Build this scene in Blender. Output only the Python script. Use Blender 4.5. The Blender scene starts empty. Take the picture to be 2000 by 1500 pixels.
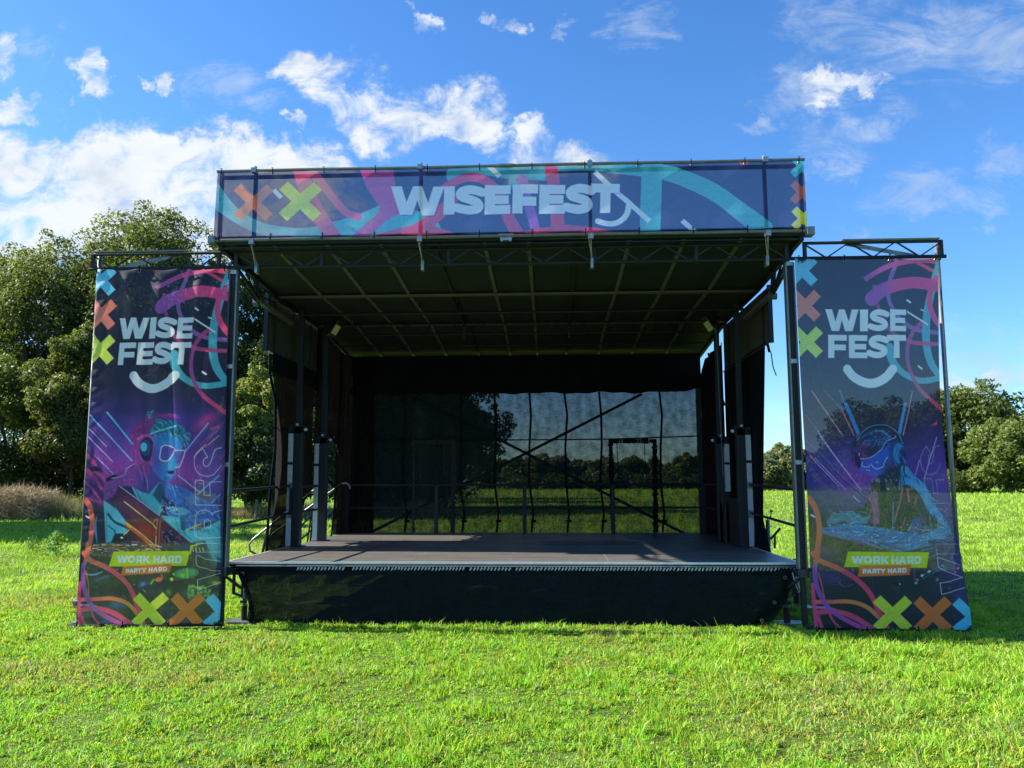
import bpy, math, random
import numpy as np
from mathutils import Matrix, Vector
PI = math.pi
sc = bpy.context.scene

# ------------------------------------------------------------------ camera
F_PX, PITCH, ROLL, YAW, CX, DIST, EYE = 1580.0, 0.121, 0.0028, 0.0462, 0.504, 10.01, 1.7
CAM = Vector((CX, -DIST, EYE))
_R0 = Vector((math.cos(YAW), math.sin(YAW), 0)); _F0 = Vector((-math.sin(YAW), math.cos(YAW), 0)); _Z = Vector((0, 0, 1))
FWD = math.cos(PITCH)*_F0 + math.sin(PITCH)*_Z
_U0 = -math.sin(PITCH)*_F0 + math.cos(PITCH)*_Z
RGT = math.cos(ROLL)*_R0 - math.sin(ROLL)*_U0
UPV = math.sin(ROLL)*_R0 + math.cos(ROLL)*_U0
cam_d = bpy.data.cameras.new("camera"); cam_d.sensor_width = 36; cam_d.lens = F_PX/2000*36
cam_d.clip_start = 0.1; cam_d.clip_end = 3000
cam = bpy.data.objects.new("camera", cam_d); sc.collection.objects.link(cam)
m = Matrix.Identity(4)
for i in range(3):
    m[i][0] = RGT[i]; m[i][1] = UPV[i]; m[i][2] = -FWD[i]; m[i][3] = CAM[i]
cam.matrix_world = m
sc.camera = cam

def ray(px, py): return FWD + RGT*((px-1000)/F_PX) - UPV*((py-750)/F_PX)
def at(px, py, Y):            # point of the photograph at depth Y of the site
    d = ray(px, py); return CAM + d*((Y+DIST)/d.y)

# ------------------------------------------------------------------ sun, sky, exposure
SUN_EL = math.radians(33.5); SUN_BEHIND = math.radians(3.2)
sdir = Vector((-math.cos(SUN_EL)*math.cos(SUN_BEHIND), math.cos(SUN_EL)*math.sin(SUN_BEHIND), math.sin(SUN_EL)))
sun_d = bpy.data.lights.new("sun", 'SUN'); sun_d.energy = 5.0; sun_d.angle = math.radians(0.5); sun_d.color = (1.0, 0.94, 0.85)
sun = bpy.data.objects.new("sun", sun_d); sc.collection.objects.link(sun)
sun.rotation_euler = sdir.to_track_quat('Z', 'Y').to_euler()
sc.view_settings.view_transform = 'Standard'; sc.view_settings.look = 'None'
sc.view_settings.exposure = 1.45; sc.view_settings.gamma = 1

world = bpy.data.worlds.new("World"); sc.world = world; world.use_nodes = True
def build_world():
    nt = world.node_tree; N = nt.nodes; L = nt.links; N.clear()
    def math_(op, a, b=None, c=None, clamp=False):
        n = N.new('ShaderNodeMath'); n.operation = op; n.use_clamp = clamp
        for i, v in enumerate((a, b, c)):
            if v is None: continue
            if isinstance(v, (int, float)): n.inputs[i].default_value = v
            else: L.new(v, n.inputs[i])
        return n.outputs[0]
    out = N.new('ShaderNodeOutputWorld'); bg = N.new('ShaderNodeBackground'); L.new(bg.outputs[0], out.inputs[0])
    sky = N.new('ShaderNodeTexSky'); sky.sky_type = 'NISHITA'; sky.sun_disc = False
    sky.sun_elevation = SUN_EL; sky.sun_rotation = math.atan2(sdir.x, sdir.y); sky.altitude = 50
    sky.air_density = 1.0; sky.dust_density = 0.25; sky.ozone_density = 2.2
    hsv = N.new('ShaderNodeHueSaturation'); hsv.inputs['Hue'].default_value = 0.507; hsv.inputs['Saturation'].default_value = 1.29; hsv.inputs['Value'].default_value = 0.96
    L.new(sky.outputs[0], hsv.inputs['Color'])
    tc = N.new('ShaderNodeTexCoord'); sep = N.new('ShaderNodeSeparateXYZ'); L.new(tc.outputs['Generated'], sep.inputs[0])
    yy = math_('MAXIMUM', sep.outputs[1], 0.08)
    u = math_('DIVIDE', sep.outputs[0], yy); v = math_('DIVIDE', sep.outputs[2], yy)
    cmb = N.new('ShaderNodeCombineXYZ'); L.new(u, cmb.inputs[0]); L.new(v, cmb.inputs[1])
    for sc_, am in ((5.0, 0.10), (17.0, 0.055)):     # ragged cloud outlines
        wn = N.new('ShaderNodeTexNoise'); wn.inputs['Scale'].default_value = sc_; wn.inputs['Detail'].default_value = 6; wn.inputs['Roughness'].default_value = .65; L.new(cmb.outputs[0], wn.inputs['Vector'])
        ws = N.new('ShaderNodeSeparateColor'); L.new(wn.outputs['Color'], ws.inputs[0])
        u = math_('MULTIPLY_ADD', math_('SUBTRACT', ws.outputs[0], 0.5), am*2, u); v = math_('MULTIPLY_ADD', math_('SUBTRACT', ws.outputs[1], 0.5), am*1.6, v)
    def noise(scale, detail, rough, off=(0, 0, 0), st=(1, 1, 1), dist=0.0):
        mp = N.new('ShaderNodeMapping'); mp.inputs['Location'].default_value = off; mp.inputs['Scale'].default_value = st
        L.new(cmb.outputs[0], mp.inputs[0])
        n = N.new('ShaderNodeTexNoise'); n.inputs['Scale'].default_value = scale; n.inputs['Detail'].default_value = detail
        n.inputs['Roughness'].default_value = rough; n.inputs['Distortion'].default_value = dist
        L.new(mp.outputs[0], n.inputs['Vector']); return n.outputs[0]
    def blob(px, py, rx, ry, rot):
        d = ray(px, py); u0, v0 = d.x/d.y, d.z/d.y
        ca, sa = math.cos(rot), math.sin(rot); k = F_PX
        du = math_('SUBTRACT', u, u0); dv = math_('SUBTRACT', v, v0)
        rx *= 1.3; ry *= 1.35
        a = math_('MULTIPLY_ADD', du, ca*k/rx, math_('MULTIPLY', dv, sa*k/rx))
        b = math_('MULTIPLY_ADD', du, -sa*k/ry, math_('MULTIPLY', dv, ca*k/ry))
        r2 = math_('ADD', math_('MULTIPLY', a, a), math_('MULTIPLY', b, b))
        return math_('SUBTRACT', 1.0, r2)
    # thick cumulus: (px, py, rx, ry, rot)
    bank = [(60, 430, 330, 190, 0.0), (180, 330, 230, 100, -0.05), (-80, 330, 200, 110, 0), (330, 370, 270, 130, -0.12), (520, 340, 170, 70, -0.3), (400, 300, 180, 60, -0.1), (450, 430, 250, 110, 0)]
    thick = [
             (620, 310, 110, 50, -0.4), (660, 160, 120, 62, -0.45), (740, 215, 130, 62, -0.35), (850, 225, 120, 66, -0.1), (890, 270, 80, 48, -0.6),
             (580, 135, 70, 26, 0.0), (1080, 325, 110, 42, 0.0), (1035, 275, 55, 36, 0.2), (40, 200, 70, 32, -0.1), (165, 148, 60, 36, -0.3),
             (-30, 120, 60, 60, 0), (310, 155, 32, 20, -0.6), (565, 232, 28, 18, 0), (1610, 155, 90, 34, 0.05), (1880, 735, 150, 42, 0.05), (1900, 640, 0.1, 0.1, 0),
             (820, 20, 34, 24, -0.3), (975, 6, 50, 22, 0)]
    thin = [(1250, 30, 60, 45, 0.4), (1610, 150, 110, 50, 0.1), (1650, 250, 100, 55, 0.3), (1800, 80, 200, 80, 0.1), (1950, 60, 160, 110, 0.6), (1660, 40, 120, 60, 0),
            (1860, 370, 190, 60, 0.15), (1830, 415, 140, 26, 0.02), (1510, 228, 50, 22, 0), (1540, 790, 80, 60, 0), (430, 150, 90, 50, -.2), (1560, 850, 160, 40, 0),
            (1665, 290, 60, 26, .2), (1980, 690, 200, 60, 0), (1100, 42, 40, 12, 0), (480, 190, 60, 40, .2), (60, 120, 70, 50, -.4), (1540, 845, 120, 16, 0)]
    def union(lst):
        r = None
        for b in lst:
            o = blob(*b); r = o if r is None else math_('MAXIMUM', r, o)
        return r
    n1 = noise(4.5, 8, 0.60, (3.1, 1.7, 0), (1, 1.25, 1), 0.35)
    n2 = noise(15, 8, 0.66, (7.3, 2.1, 0), (1, 1.3, 1), 0.6)
    nn = math_('ADD', math_('MULTIPLY', math_('SUBTRACT', n1, 0.5), 2.6), math_('MULTIPLY', math_('SUBTRACT', n2, 0.5), 3.4))
    dens = math_('ADD', math_('MAXIMUM', math_('MULTIPLY_ADD', math_('MINIMUM', union(thick), 0.75), 1.35, -0.42), math_('MULTIPLY_ADD', math_('MINIMUM', union(bank), 0.8), 1.9, -0.45)), math_('MULTIPLY', nn, 0.95))
    def smooth(x, lo, hi):
        n = N.new('ShaderNodeMapRange'); n.interpolation_type = 'SMOOTHERSTEP'; n.inputs[1].default_value = lo; n.inputs[2].default_value = hi
        L.new(x, n.inputs[0]); return n.outputs[0]
    a_thick = math_('MULTIPLY', smooth(dens, -0.15, 1.4), 0.97)
    n3 = noise(7, 9, 0.72, (1.3, 9.1, 0), (1, 2.0, 1), 0.9)
    dens2 = math_('ADD', union(thin), math_('MULTIPLY', math_('SUBTRACT', n3, 0.5), 4.2))
    a_thin = math_('MULTIPLY', smooth(dens2, 0.0, 2.0), 0.55)
    alpha = math_('MAXIMUM', a_thick, a_thin)
    # shade of the cloud: bluish grey hollows and white tops
    n4 = noise(9, 6, 0.55, (0.4, 5.5, 0), (1, 1.6, 1), 0.3)
    sh = smooth(math_('ADD', math_('MULTIPLY', n4, 1.2), math_('MULTIPLY', smooth(dens, 0.0, 1.6), 0.25)), 0.35, 0.95)
    cr = N.new('ShaderNodeMix'); cr.data_type = 'RGBA'
    cr.inputs[6].default_value = (2.15, 2.6, 3.15, 1); cr.inputs[7].default_value = (3.75, 3.9, 4.05, 1)
    L.new(sh, cr.inputs[0])
    mx = N.new('ShaderNodeMix'); mx.data_type = 'RGBA'
    hz = N.new('ShaderNodeMapRange'); hz.interpolation_type = 'SMOOTHSTEP'; hz.inputs[1].default_value = 0.0; hz.inputs[2].default_value = 0.45; L.new(sep.outputs[2], hz.inputs[0])
    hc = N.new('ShaderNodeMix'); hc.data_type = 'RGBA'; hc.inputs[6].default_value = (0.56, 0.80, 1.05, 1); hc.inputs[7].default_value = (0.93, 1.0, 1.04, 1); L.new(hz.outputs[0], hc.inputs[0])
    ml = N.new('ShaderNodeMix'); ml.data_type = 'RGBA'; ml.blend_type = 'MULTIPLY'; ml.inputs[0].default_value = 1; L.new(hsv.outputs[0], ml.inputs[6]); L.new(hc.outputs[2], ml.inputs[7])
    L.new(alpha, mx.inputs[0]); L.new(ml.outputs[2], mx.inputs[6]); L.new(cr.outputs[2], mx.inputs[7])
    L.new(mx.outputs[2], bg.inputs[0]); bg.inputs[1].default_value = 0.093
build_world()

# ------------------------------------------------------------------ materials
def mat(name, color, rough=0.6, metal=0.0, var=0.0, vscale=8.0, bump=0.0, bscale=40.0, transp=0.0, translucent=0.0,
        spec=0.5, attr=None, weave=0.0, tcol=None, stretch=(1, 1, 1), color2=None):
    m = bpy.data.materials.new(name); m.use_nodes = True
    nt = m.node_tree; N = nt.nodes; L = nt.links
    p = N['Principled BSDF']; out = N['Material Output']
    p.inputs['Roughness'].default_value = rough; p.inputs['Metallic'].default_value = metal
    p.inputs['Specular IOR Level'].default_value = spec
    p.inputs['Base Color'].default_value = (*color, 1)
    tc = N.new('ShaderNodeTexCoord')
    csock = None
    if attr:
        a = N.new('ShaderNodeAttribute'); a.attribute_name = attr; csock = a.outputs['Color']
    if var > 0:
        mp = N.new('ShaderNodeMapping'); mp.inputs['Scale'].default_value = stretch; L.new(tc.outputs['Object'], mp.inputs[0])
        n = N.new('ShaderNodeTexNoise'); n.inputs['Scale'].default_value = vscale; n.inputs['Detail'].default_value = 7; n.inputs['Roughness'].default_value = 0.65
        L.new(mp.outputs[0], n.inputs['Vector'])
        mr = N.new('ShaderNodeMapRange'); mr.inputs[1].default_value = 0.3; mr.inputs[2].default_value = 0.7
        L.new(n.outputs[0], mr.inputs[0])
        mix = N.new('ShaderNodeMix'); mix.data_type = 'RGBA'
        L.new(mr.outputs[0], mix.inputs[0])
        if csock:
            d = N.new('ShaderNodeMix'); d.data_type = 'RGBA'; d.blend_type = 'MULTIPLY'; d.inputs[0].default_value = 1
            L.new(csock, d.inputs[6]); d.inputs[7].default_value = (1-var, 1-var, 1-var, 1)
            L.new(d.outputs[2], mix.inputs[6]); L.new(csock, mix.inputs[7])
        else:
            c2 = color2 if color2 else tuple(c*(1-var) for c in color)
            mix.inputs[6].default_value = (*c2, 1); mix.inputs[7].default_value = (*color, 1)
        csock = mix.outputs[2]
        mr2 = N.new('ShaderNodeMapRange'); mr2.inputs[3].default_value = min(1, rough+0.12); mr2.inputs[4].default_value = max(0.05, rough-0.12)
        L.new(n.outputs[0], mr2.inputs[0]); L.new(mr2.outputs[0], p.inputs['Roughness'])
    if csock: L.new(csock, p.inputs['Base Color'])
    if bump > 0:
        n = N.new('ShaderNodeTexNoise'); n.inputs['Scale'].default_value = bscale; n.inputs['Detail'].default_value = 5
        L.new(tc.outputs['Object'], n.inputs['Vector'])
        b = N.new('ShaderNodeBump'); b.inputs['Strength'].default_value = bump; b.inputs['Distance'].default_value = 0.01
        L.new(n.outputs[0], b.inputs['Height']); L.new(b.outputs[0], p.inputs['Normal'])
    s = p.outputs[0]
    if translucent > 0:
        t = N.new('ShaderNodeBsdfTranslucent'); t.inputs[0].default_value = (*(tcol or color), 1)
        if csock and not tcol: L.new(csock, t.inputs[0])
        elif csock:
            g = N.new('ShaderNodeMix'); g.data_type = 'RGBA'; g.blend_type = 'MULTIPLY'; g.inputs[0].default_value = 1
            L.new(csock, g.inputs[6]); g.inputs[7].default_value = (*tcol, 1); L.new(g.outputs[2], t.inputs[0])
        mx = N.new('ShaderNodeMixShader'); mx.inputs[0].default_value = translucent
        L.new(s, mx.inputs[1]); L.new(t.outputs[0], mx.inputs[2]); s = mx.outputs[0]
    if transp > 0:
        t = N.new('ShaderNodeBsdfTransparent'); mx = N.new('ShaderNodeMixShader'); mx.inputs[0].default_value = transp
        if weave > 0:
            n = N.new('ShaderNodeTexNoise'); n.inputs['Scale'].default_value = 1.0; n.inputs['Detail'].default_value = 3; n.inputs['Roughness'].default_value = 0.8
            mp = N.new('ShaderNodeMapping'); mp.inputs['Scale'].default_value = (9, 9, 42); L.new(tc.outputs['Object'], mp.inputs[0]); L.new(mp.outputs[0], n.inputs['Vector'])
            n2 = N.new('ShaderNodeTexNoise'); n2.inputs['Scale'].default_value = 1.0; n2.inputs['Detail'].default_value = 2
            mp2 = N.new('ShaderNodeMapping'); mp2.inputs['Scale'].default_value = (7, 7, 5); L.new(tc.outputs['Object'], mp2.inputs[0]); L.new(mp2.outputs[0], n2.inputs['Vector'])
            ad = N.new('ShaderNodeMath'); ad.operation = 'ADD'; L.new(n.outputs[0], ad.inputs[0]); L.new(n2.outputs[0], ad.inputs[1])
            mr = N.new('ShaderNodeMapRange'); mr.inputs[1].default_value = 0.75; mr.inputs[2].default_value = 1.25
            mr.inputs[3].default_value = transp*(1-weave); mr.inputs[4].default_value = transp*(1+weave)
            L.new(ad.outputs[0], mr.inputs[0]); L.new(mr.outputs[0], mx.inputs[0])
        L.new(s, mx.inputs[1]); L.new(t.outputs[0], mx.inputs[2]); s = mx.outputs[0]
    L.new(s, out.inputs[0])
    return m

M = {}
M['black_steel'] = mat('black painted steel', (0.008, 0.009, 0.012), 0.6, 0.0, 0.5, 14, 0.15, 60)
M['navy_steel'] = mat('dark blue grey steel', (0.020, 0.024, 0.034), 0.45, 0.0, 0.45, 10, 0.1, 50)
M['grey_steel'] = mat('galvanised tube', (0.23, 0.25, 0.25), 0.42, 0.55, 0.35, 9, 0.1, 70)
M['alu'] = mat('bare aluminium', (0.42, 0.43, 0.43), 0.42, 0.8, 0.3, 12, 0.1, 60)
M['pale_plate'] = mat('pale grey rack plate', (0.66, 0.68, 0.70), 0.45, 0.1, 0.25, 18, 0.1, 50)
M['roof_skin'] = mat('grey green roof skin', (0.012, 0.026, 0.025), 0.7, 0.0, 0.35, 1.6, 0.1, 20)
M['rib_metal'] = mat('dull aluminium rib', (0.17, 0.175, 0.15), 0.55, 0.3, 0.25, 8)
M['rope'] = mat('off white cord', (0.75, 0.73, 0.70), 0.8)
M['zip_tie'] = mat('black plastic tie', (0.006, 0.006, 0.007), 0.8, spec=0.1)
M['glass'] = mat('lamp glass', (0.45, 0.45, 0.30), 0.15, 0.0, spec=0.8)
M['red'] = mat('red plastic knob', (0.45, 0.03, 0.02), 0.35)
def deck_mat():
    m = mat('worn brown ply deck', (0.150, 0.137, 0.120), 0.44, 0.0, 0.5, 2.4, 0.25, 60, spec=0.35, stretch=(0.6, 2, 1))
    nt = m.node_tree; N = nt.nodes; L = nt.links; p = N['Principled BSDF']; old = p.inputs['Base Color'].links[0].from_socket
    tc = N.new('ShaderNodeTexCoord'); prev = old
    for sc_, st, lo, hi, cc, am in ((3.0, (0.25, 6, 1), .60, .70, (0.32, 0.30, 0.26), .75), (4.0, (7, 0.4, 1), .62, .72, (0.30, 0.28, 0.25), .65), (1.3, (1, 1.5, 1), .55, .7, (0.10, 0.088, 0.078), .6), (26, (1, 1, 1), .70, .76, (0.36, 0.33, 0.29), .5)):
        mp = N.new('ShaderNodeMapping'); mp.inputs['Scale'].default_value = st; mp.inputs['Rotation'].default_value = (0, 0, sc_); L.new(tc.outputs['Object'], mp.inputs[0])
        n = N.new('ShaderNodeTexNoise'); n.inputs['Scale'].default_value = sc_; n.inputs['Detail'].default_value = 8; n.inputs['Roughness'].default_value = .7; L.new(mp.outputs[0], n.inputs['Vector'])
        r = N.new('ShaderNodeMapRange'); r.inputs[1].default_value = lo; r.inputs[2].default_value = hi; r.inputs[4].default_value = am; L.new(n.outputs[0], r.inputs[0])
        x = N.new('ShaderNodeMix'); x.data_type = 'RGBA'; L.new(r.outputs[0], x.inputs[0]); L.new(prev, x.inputs[6]); x.inputs[7].default_value = (*cc, 1); prev = x.outputs[2]
    L.new(prev, p.inputs['Base Color']); return m
M['deck'] = deck_mat()
M['black_cloth'] = mat('black curtain', (0.006, 0.007, 0.010), 0.85, 0.0, 0.4, 6, 0.4, 30, spec=0.10)
M['black_mesh'] = mat('black windbreak mesh', (0.014, 0.013, 0.013), 0.85, 0.0, 0.3, 8, 0.2, 60, transp=0.03, translucent=0.4, tcol=(0.12, 0.10, 0.09), spec=0.08, weave=0.3)
M['back_mesh'] = mat('sheer black backdrop mesh', (0.022, 0.031, 0.034), 0.85, 0.0, 0.2, 8, transp=0.092, translucent=0.45, tcol=(0.19, 0.21, 0.23), spec=0.05, weave=0.5)
M['skirt'] = mat('black debris netting', (0.006, 0.010, 0.011), 0.65, 0.0, 0.35, 5, 0.3, 26, transp=0.035, spec=0.09, weave=0.5)
M['side_panel'] = mat('khaki grey flap', (0.060, 0.062, 0.048), 0.6, 0.0, 0.3, 2.0)
M['bark'] = mat('brown grey bark', (0.085, 0.066, 0.048), 0.9, 0.0, 0.5, 6, 0.6, 18)
M['wood_post'] = mat('weathered post', (0.17, 0.15, 0.12), 0.9, 0.0, 0.5, 9, 0.4, 30)
M['leaf'] = mat('leaf', (0.08, 0.12, 0.03), 0.55, attr='tint', translucent=0.42, tcol=(1.5, 1.7, 0.8), spec=0.35)
M['grass'] = mat('grass blade', (0.1, 0.2, 0.03), 0.52, attr='tint', translucent=0.42, tcol=(1.2, 1.25, 0.6), spec=0.28)
M['frayed'] = mat('frayed grey black zip', (0.062, 0.065, 0.07), 0.8, var=0.9, vscale=40, spec=0.1)
M['bracken'] = mat('dry bracken stem', (0.30, 0.22, 0.13), 0.8, attr='tint', translucent=0.2, spec=0.2)

def banner_mat(name, t0=0.062, t1=0.085):
    m = bpy.data.materials.new(name); m.use_nodes = True
    nt = m.node_tree; N = nt.nodes; L = nt.links; p = N['Principled BSDF']; out = N['Material Output']
    a = N.new('ShaderNodeAttribute'); a.attribute_name = 'print'; L.new(a.outputs['Color'], p.inputs['Base Color'])
    p.inputs['Roughness'].default_value = 0.5; p.inputs['Specular IOR Level'].default_value = 0.35
    tc = N.new('ShaderNodeTexCoord')
    n = N.new('ShaderNodeTexNoise'); n.inputs['Scale'].default_value = 120; n.inputs['Detail'].default_value = 3; L.new(tc.outputs['Object'], n.inputs['Vector'])
    b = N.new('ShaderNodeBump'); b.inputs['Strength'].default_value = 0.12; b.inputs['Distance'].default_value = 0.004
    L.new(n.outputs[0], b.inputs['Height']); L.new(b.outputs[0], p.inputs['Normal'])
    t = N.new('ShaderNodeBsdfTranslucent'); L.new(a.outputs['Color'], t.inputs[0])
    mx = N.new('ShaderNodeMixShader'); mx.inputs[0].default_value = 0.42; L.new(p.outputs[0], mx.inputs[1]); L.new(t.outputs[0], mx.inputs[2])
    tr = N.new('ShaderNodeBsdfTransparent'); m2 = N.new('ShaderNodeMixShader')
    mr = N.new('ShaderNodeMapRange'); mr.inputs[1].default_value = 0.35; mr.inputs[2].default_value = 0.65; mr.inputs[3].default_value = t0; mr.inputs[4].default_value = t1
    n3 = N.new('ShaderNodeTexNoise'); n3.inputs['Scale'].default_value = 60; n3.inputs['Detail'].default_value = 3; L.new(tc.outputs['Object'], n3.inputs['Vector'])
    L.new(n3.outputs[0], mr.inputs[0]); L.new(mr.outputs[0], m2.inputs[0])
    L.new(mx.outputs[0], m2.inputs[1]); L.new(tr.outputs[0], m2.inputs[2]); L.new(m2.outputs[0], out.inputs[0])
    return m
M['banner'] = banner_mat('printed mesh vinyl')
M['header'] = banner_mat('sheer printed mesh vinyl', 0.16, 0.21)

# ------------------------------------------------------------------ object helpers
col = sc.collection
def tag(o, label=None, cat=None, group=None, kind=None):
    if label: o['label'] = label
    if cat: o['category'] = cat
    if group: o['group'] = group
    if kind: o['kind'] = kind
    return o
class Thing:                      # an Empty at a thing's base that parents its parts
    def __init__(s, name, label, cat, loc, group=None):
        s.o = bpy.data.objects.new(name, None); s.o.location = loc; s.o.empty_display_size = 0.2; col.objects.link(s.o)
        s.loc = Vector(loc); s.root = s; tag(s.o, label, cat, group)
class MB:
    def __init__(s): s.v = []; s.f = []
    def add(s, vs, fs):
        k = len(s.v); s.v += [tuple(v) for v in vs]; s.f += [tuple(i+k for i in f) for f in fs]; return s
    def box(s, a, b):
        x0, x1 = sorted((a[0], b[0])); y0, y1 = sorted((a[1], b[1])); z0, z1 = sorted((a[2], b[2]))
        return s.add([(x0,y0,z0),(x1,y0,z0),(x1,y1,z0),(x0,y1,z0),(x0,y0,z1),(x1,y0,z1),(x1,y1,z1),(x0,y1,z1)],
                     [(0,3,2,1),(4,5,6,7),(0,1,5,4),(1,2,6,5),(2,3,7,6),(3,0,4,7)])
    def bar(s, a, b, w, h=None, up=(0, 0, 1)):
        a = Vector(a); b = Vector(b); h = h or w; d = (b-a).normalized(); up = Vector(up)
        if abs(d.dot(up)) > 0.95: up = Vector((0, 1, 0))
        r = d.cross(up).normalized(); u = r.cross(d)
        vs = [p + r*(sx*w/2) + u*(sz*h/2) for p in (a, b) for sx, sz in ((-1,-1),(1,-1),(1,1),(-1,1))]
        return s.add(vs, [(3,2,1,0),(4,5,6,7),(0,1,5,4),(1,2,6,5),(2,3,7,6),(3,0,4,7)])
    def tube(s, pts, r, n=8, r2=None):
        pts = [Vector(p) for p in pts]; k = len(pts); rings = []
        prev = None
        for i, p in enumerate(pts):
            d = (pts[min(i+1, k-1)] - pts[max(i-1, 0)]).normalized()
            if prev is None:
                ref = Vector((0, 0, 1)) if abs(d.z) < 0.9 else Vector((0, 1, 0)); x = d.cross(ref).normalized()
            else: x = (prev - d*prev.dot(d)).normalized()
            prev = x; y = d.cross(x); rr = r if r2 is None else r + (r2-r)*i/(k-1)
            rings.append([p + (x*math.cos(2*PI*j/n) + y*math.sin(2*PI*j/n))*rr for j in range(n)])
        vs = [q for ring in rings for q in ring]
        fs = [(i*n+j, i*n+(j+1) % n, (i+1)*n+(j+1) % n, (i+1)*n+j) for i in range(k-1) for j in range(n)]
        fs += [tuple(range(n-1, -1, -1)), tuple((k-1)*n+j for j in range(n))]
        return s.add(vs, fs)
    def ring(s, c, R, r, ax='y', n=14, nn=6):
        c = Vector(c); vs = []; fs = []
        for i in range(n):
            a = 2*PI*i/n
            for j in range(nn):
                b = 2*PI*j/nn; q = R + r*math.cos(b); w = r*math.sin(b)
                vs.append(c + (Vector((q*math.cos(a), w, q*math.sin(a))) if ax == 'y' else Vector((w, q*math.cos(a), q*math.sin(a)))))
                fs.append((i*nn+j, ((i+1) % n)*nn+j, ((i+1) % n)*nn+(j+1) % nn, i*nn+(j+1) % nn))
        return s.add(vs, fs)
    def pieces(s):
        n = len(s.v); par = list(range(n))
        def find(a):
            while par[a] != a: par[a] = par[par[a]]; a = par[a]
            return a
        for f in s.f:
            r = find(f[0])
            for q in f[1:]: par[find(q)] = r
        comp = {}
        for i in range(n): comp.setdefault(find(i), []).append(i)
        bb = [[np.array([s.v[i] for i in c]).min(0)-0.004, np.array([s.v[i] for i in c]).max(0)+0.004, [k]] for k, c in comp.items()]
        ch = True
        while ch and len(bb) > 1:
            ch = False; out = []
            for b in bb:
                for o in out:
                    if (b[0] < o[1]).all() and (o[0] < b[1]).all(): o[0] = np.minimum(o[0], b[0]); o[1] = np.maximum(o[1], b[1]); o[2] += b[2]; ch = True; break
                else: out.append(b)
            bb = out
        if len(bb) < 2: return [s]
        res = []
        for b in bb:
            ids = [i for k in b[2] for i in comp[k]]; mp = {i: j for j, i in enumerate(ids)}; m2 = MB(); m2.v = [s.v[i] for i in ids]; m2.f = [tuple(mp[q] for q in f) for f in s.f if f[0] in mp]; res.append(m2)
        return res
    def build(s, name, material, parent=None, bevel=0.0, smooth=False, label=None, split=True):
        if split and parent:
            ps = s.pieces()
            if len(ps) > 1: return [p.build(name, material, parent, bevel, smooth, label, False) for p in ps][0]
        loc = parent.root.loc if parent else Vector((0, 0, 0))
        me = bpy.data.meshes.new(name); me.from_pydata([(v[0]-loc.x, v[1]-loc.y, v[2]-loc.z) for v in s.v], [], s.f)
        me.materials.append(material)
        if smooth: me.polygons.foreach_set('use_smooth', [True]*len(me.polygons))
        me.update()
        o = bpy.data.objects.new(name, me); col.objects.link(o)
        if parent: o.parent = parent.o
        if bevel > 0:
            bv = o.modifiers.new('bevel', 'BEVEL'); bv.width = bevel; bv.segments = 2; bv.limit_method = 'ANGLE'
        if label: o['label'] = label
        h = Part(o, parent.root if parent else None); return h
class Part:
    def __init__(s, o, root): s.o = o; s.root = root if root else s; s.loc = root.loc if root else Vector((0, 0, 0))
def top(name, label, cat, loc, mb, material, group=None, **k):   # a thing that is one mesh
    class _R: pass
    r = _R(); r.loc = Vector(loc)
    mb2 = MB(); mb2.v = [(v[0]-loc[0], v[1]-loc[1], v[2]-loc[2]) for v in mb.v]; mb2.f = mb.f
    p = mb2.build(name, material, None, **k); p.o.location = loc; p.loc = Vector(loc); tag(p.o, label, cat, group); return p
def np_mesh(name, V, Q, material, colors=None, attr='tint', parent=None, smooth=False, loc=(0, 0, 0)):
    """V (n,3); Q list of index arrays with 3 or 4 columns"""
    me = bpy.data.meshes.new(name); V = V - np.array(loc)
    me.vertices.add(len(V)); me.vertices.foreach_set('co', V.astype(np.float32).ravel())
    nl = sum(q.size for q in Q); nf = sum(len(q) for q in Q)
    me.loops.add(nl); me.loops.foreach_set('vertex_index', np.concatenate([q.ravel() for q in Q]).astype(np.int32))
    me.polygons.add(nf)
    tot = np.concatenate([np.full(len(q), q.shape[1]) for q in Q]).astype(np.int32)
    st = np.concatenate([[0], np.cumsum(tot)[:-1]]).astype(np.int32)
    me.polygons.foreach_set('loop_start', st)
    if smooth: me.polygons.foreach_set('use_smooth', np.ones(nf, dtype=bool))
    me.materials.append(material); me.update(calc_edges=True)
    if colors is not None:
        a = me.color_attributes.new(attr, 'FLOAT_COLOR', 'POINT')
        c = np.ones((len(V), 4), np.float32); c[:, :3] = colors; a.data.foreach_set('color', c.ravel())
    o = bpy.data.objects.new(name, me); col.objects.link(o); o.location = loc
    if parent: o.parent = parent
    return o
def vnoise(x, y, scale, seed):     # smooth value noise for numpy arrays
    x = x*scale + 100; y = y*scale + 100; xi = np.floor(x).astype(np.int64); yi = np.floor(y).astype(np.int64); fx = x-xi; fy = y-yi
    fx = fx*fx*(3-2*fx); fy = fy*fy*(3-2*fy)
    def h(a, b):
        n = (a*374761393 + b*668265263 + seed*1442695041) & 0x7fffffff; n = ((n ^ (n >> 13))*1274126177) & 0x7fffffff
        return ((n ^ (n >> 16)) & 0xffff)/65535.0
    return (h(xi, yi)*(1-fx)+h(xi+1, yi)*fx)*(1-fy) + (h(xi, yi+1)*(1-fx)+h(xi+1, yi+1)*fx)*fy
def fbm(x, y, s, seed, o=4): return sum(vnoise(x, y, s*2**i, seed+i)*0.5**(i+1) for i in range(o))/(1-0.5**o)

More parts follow.
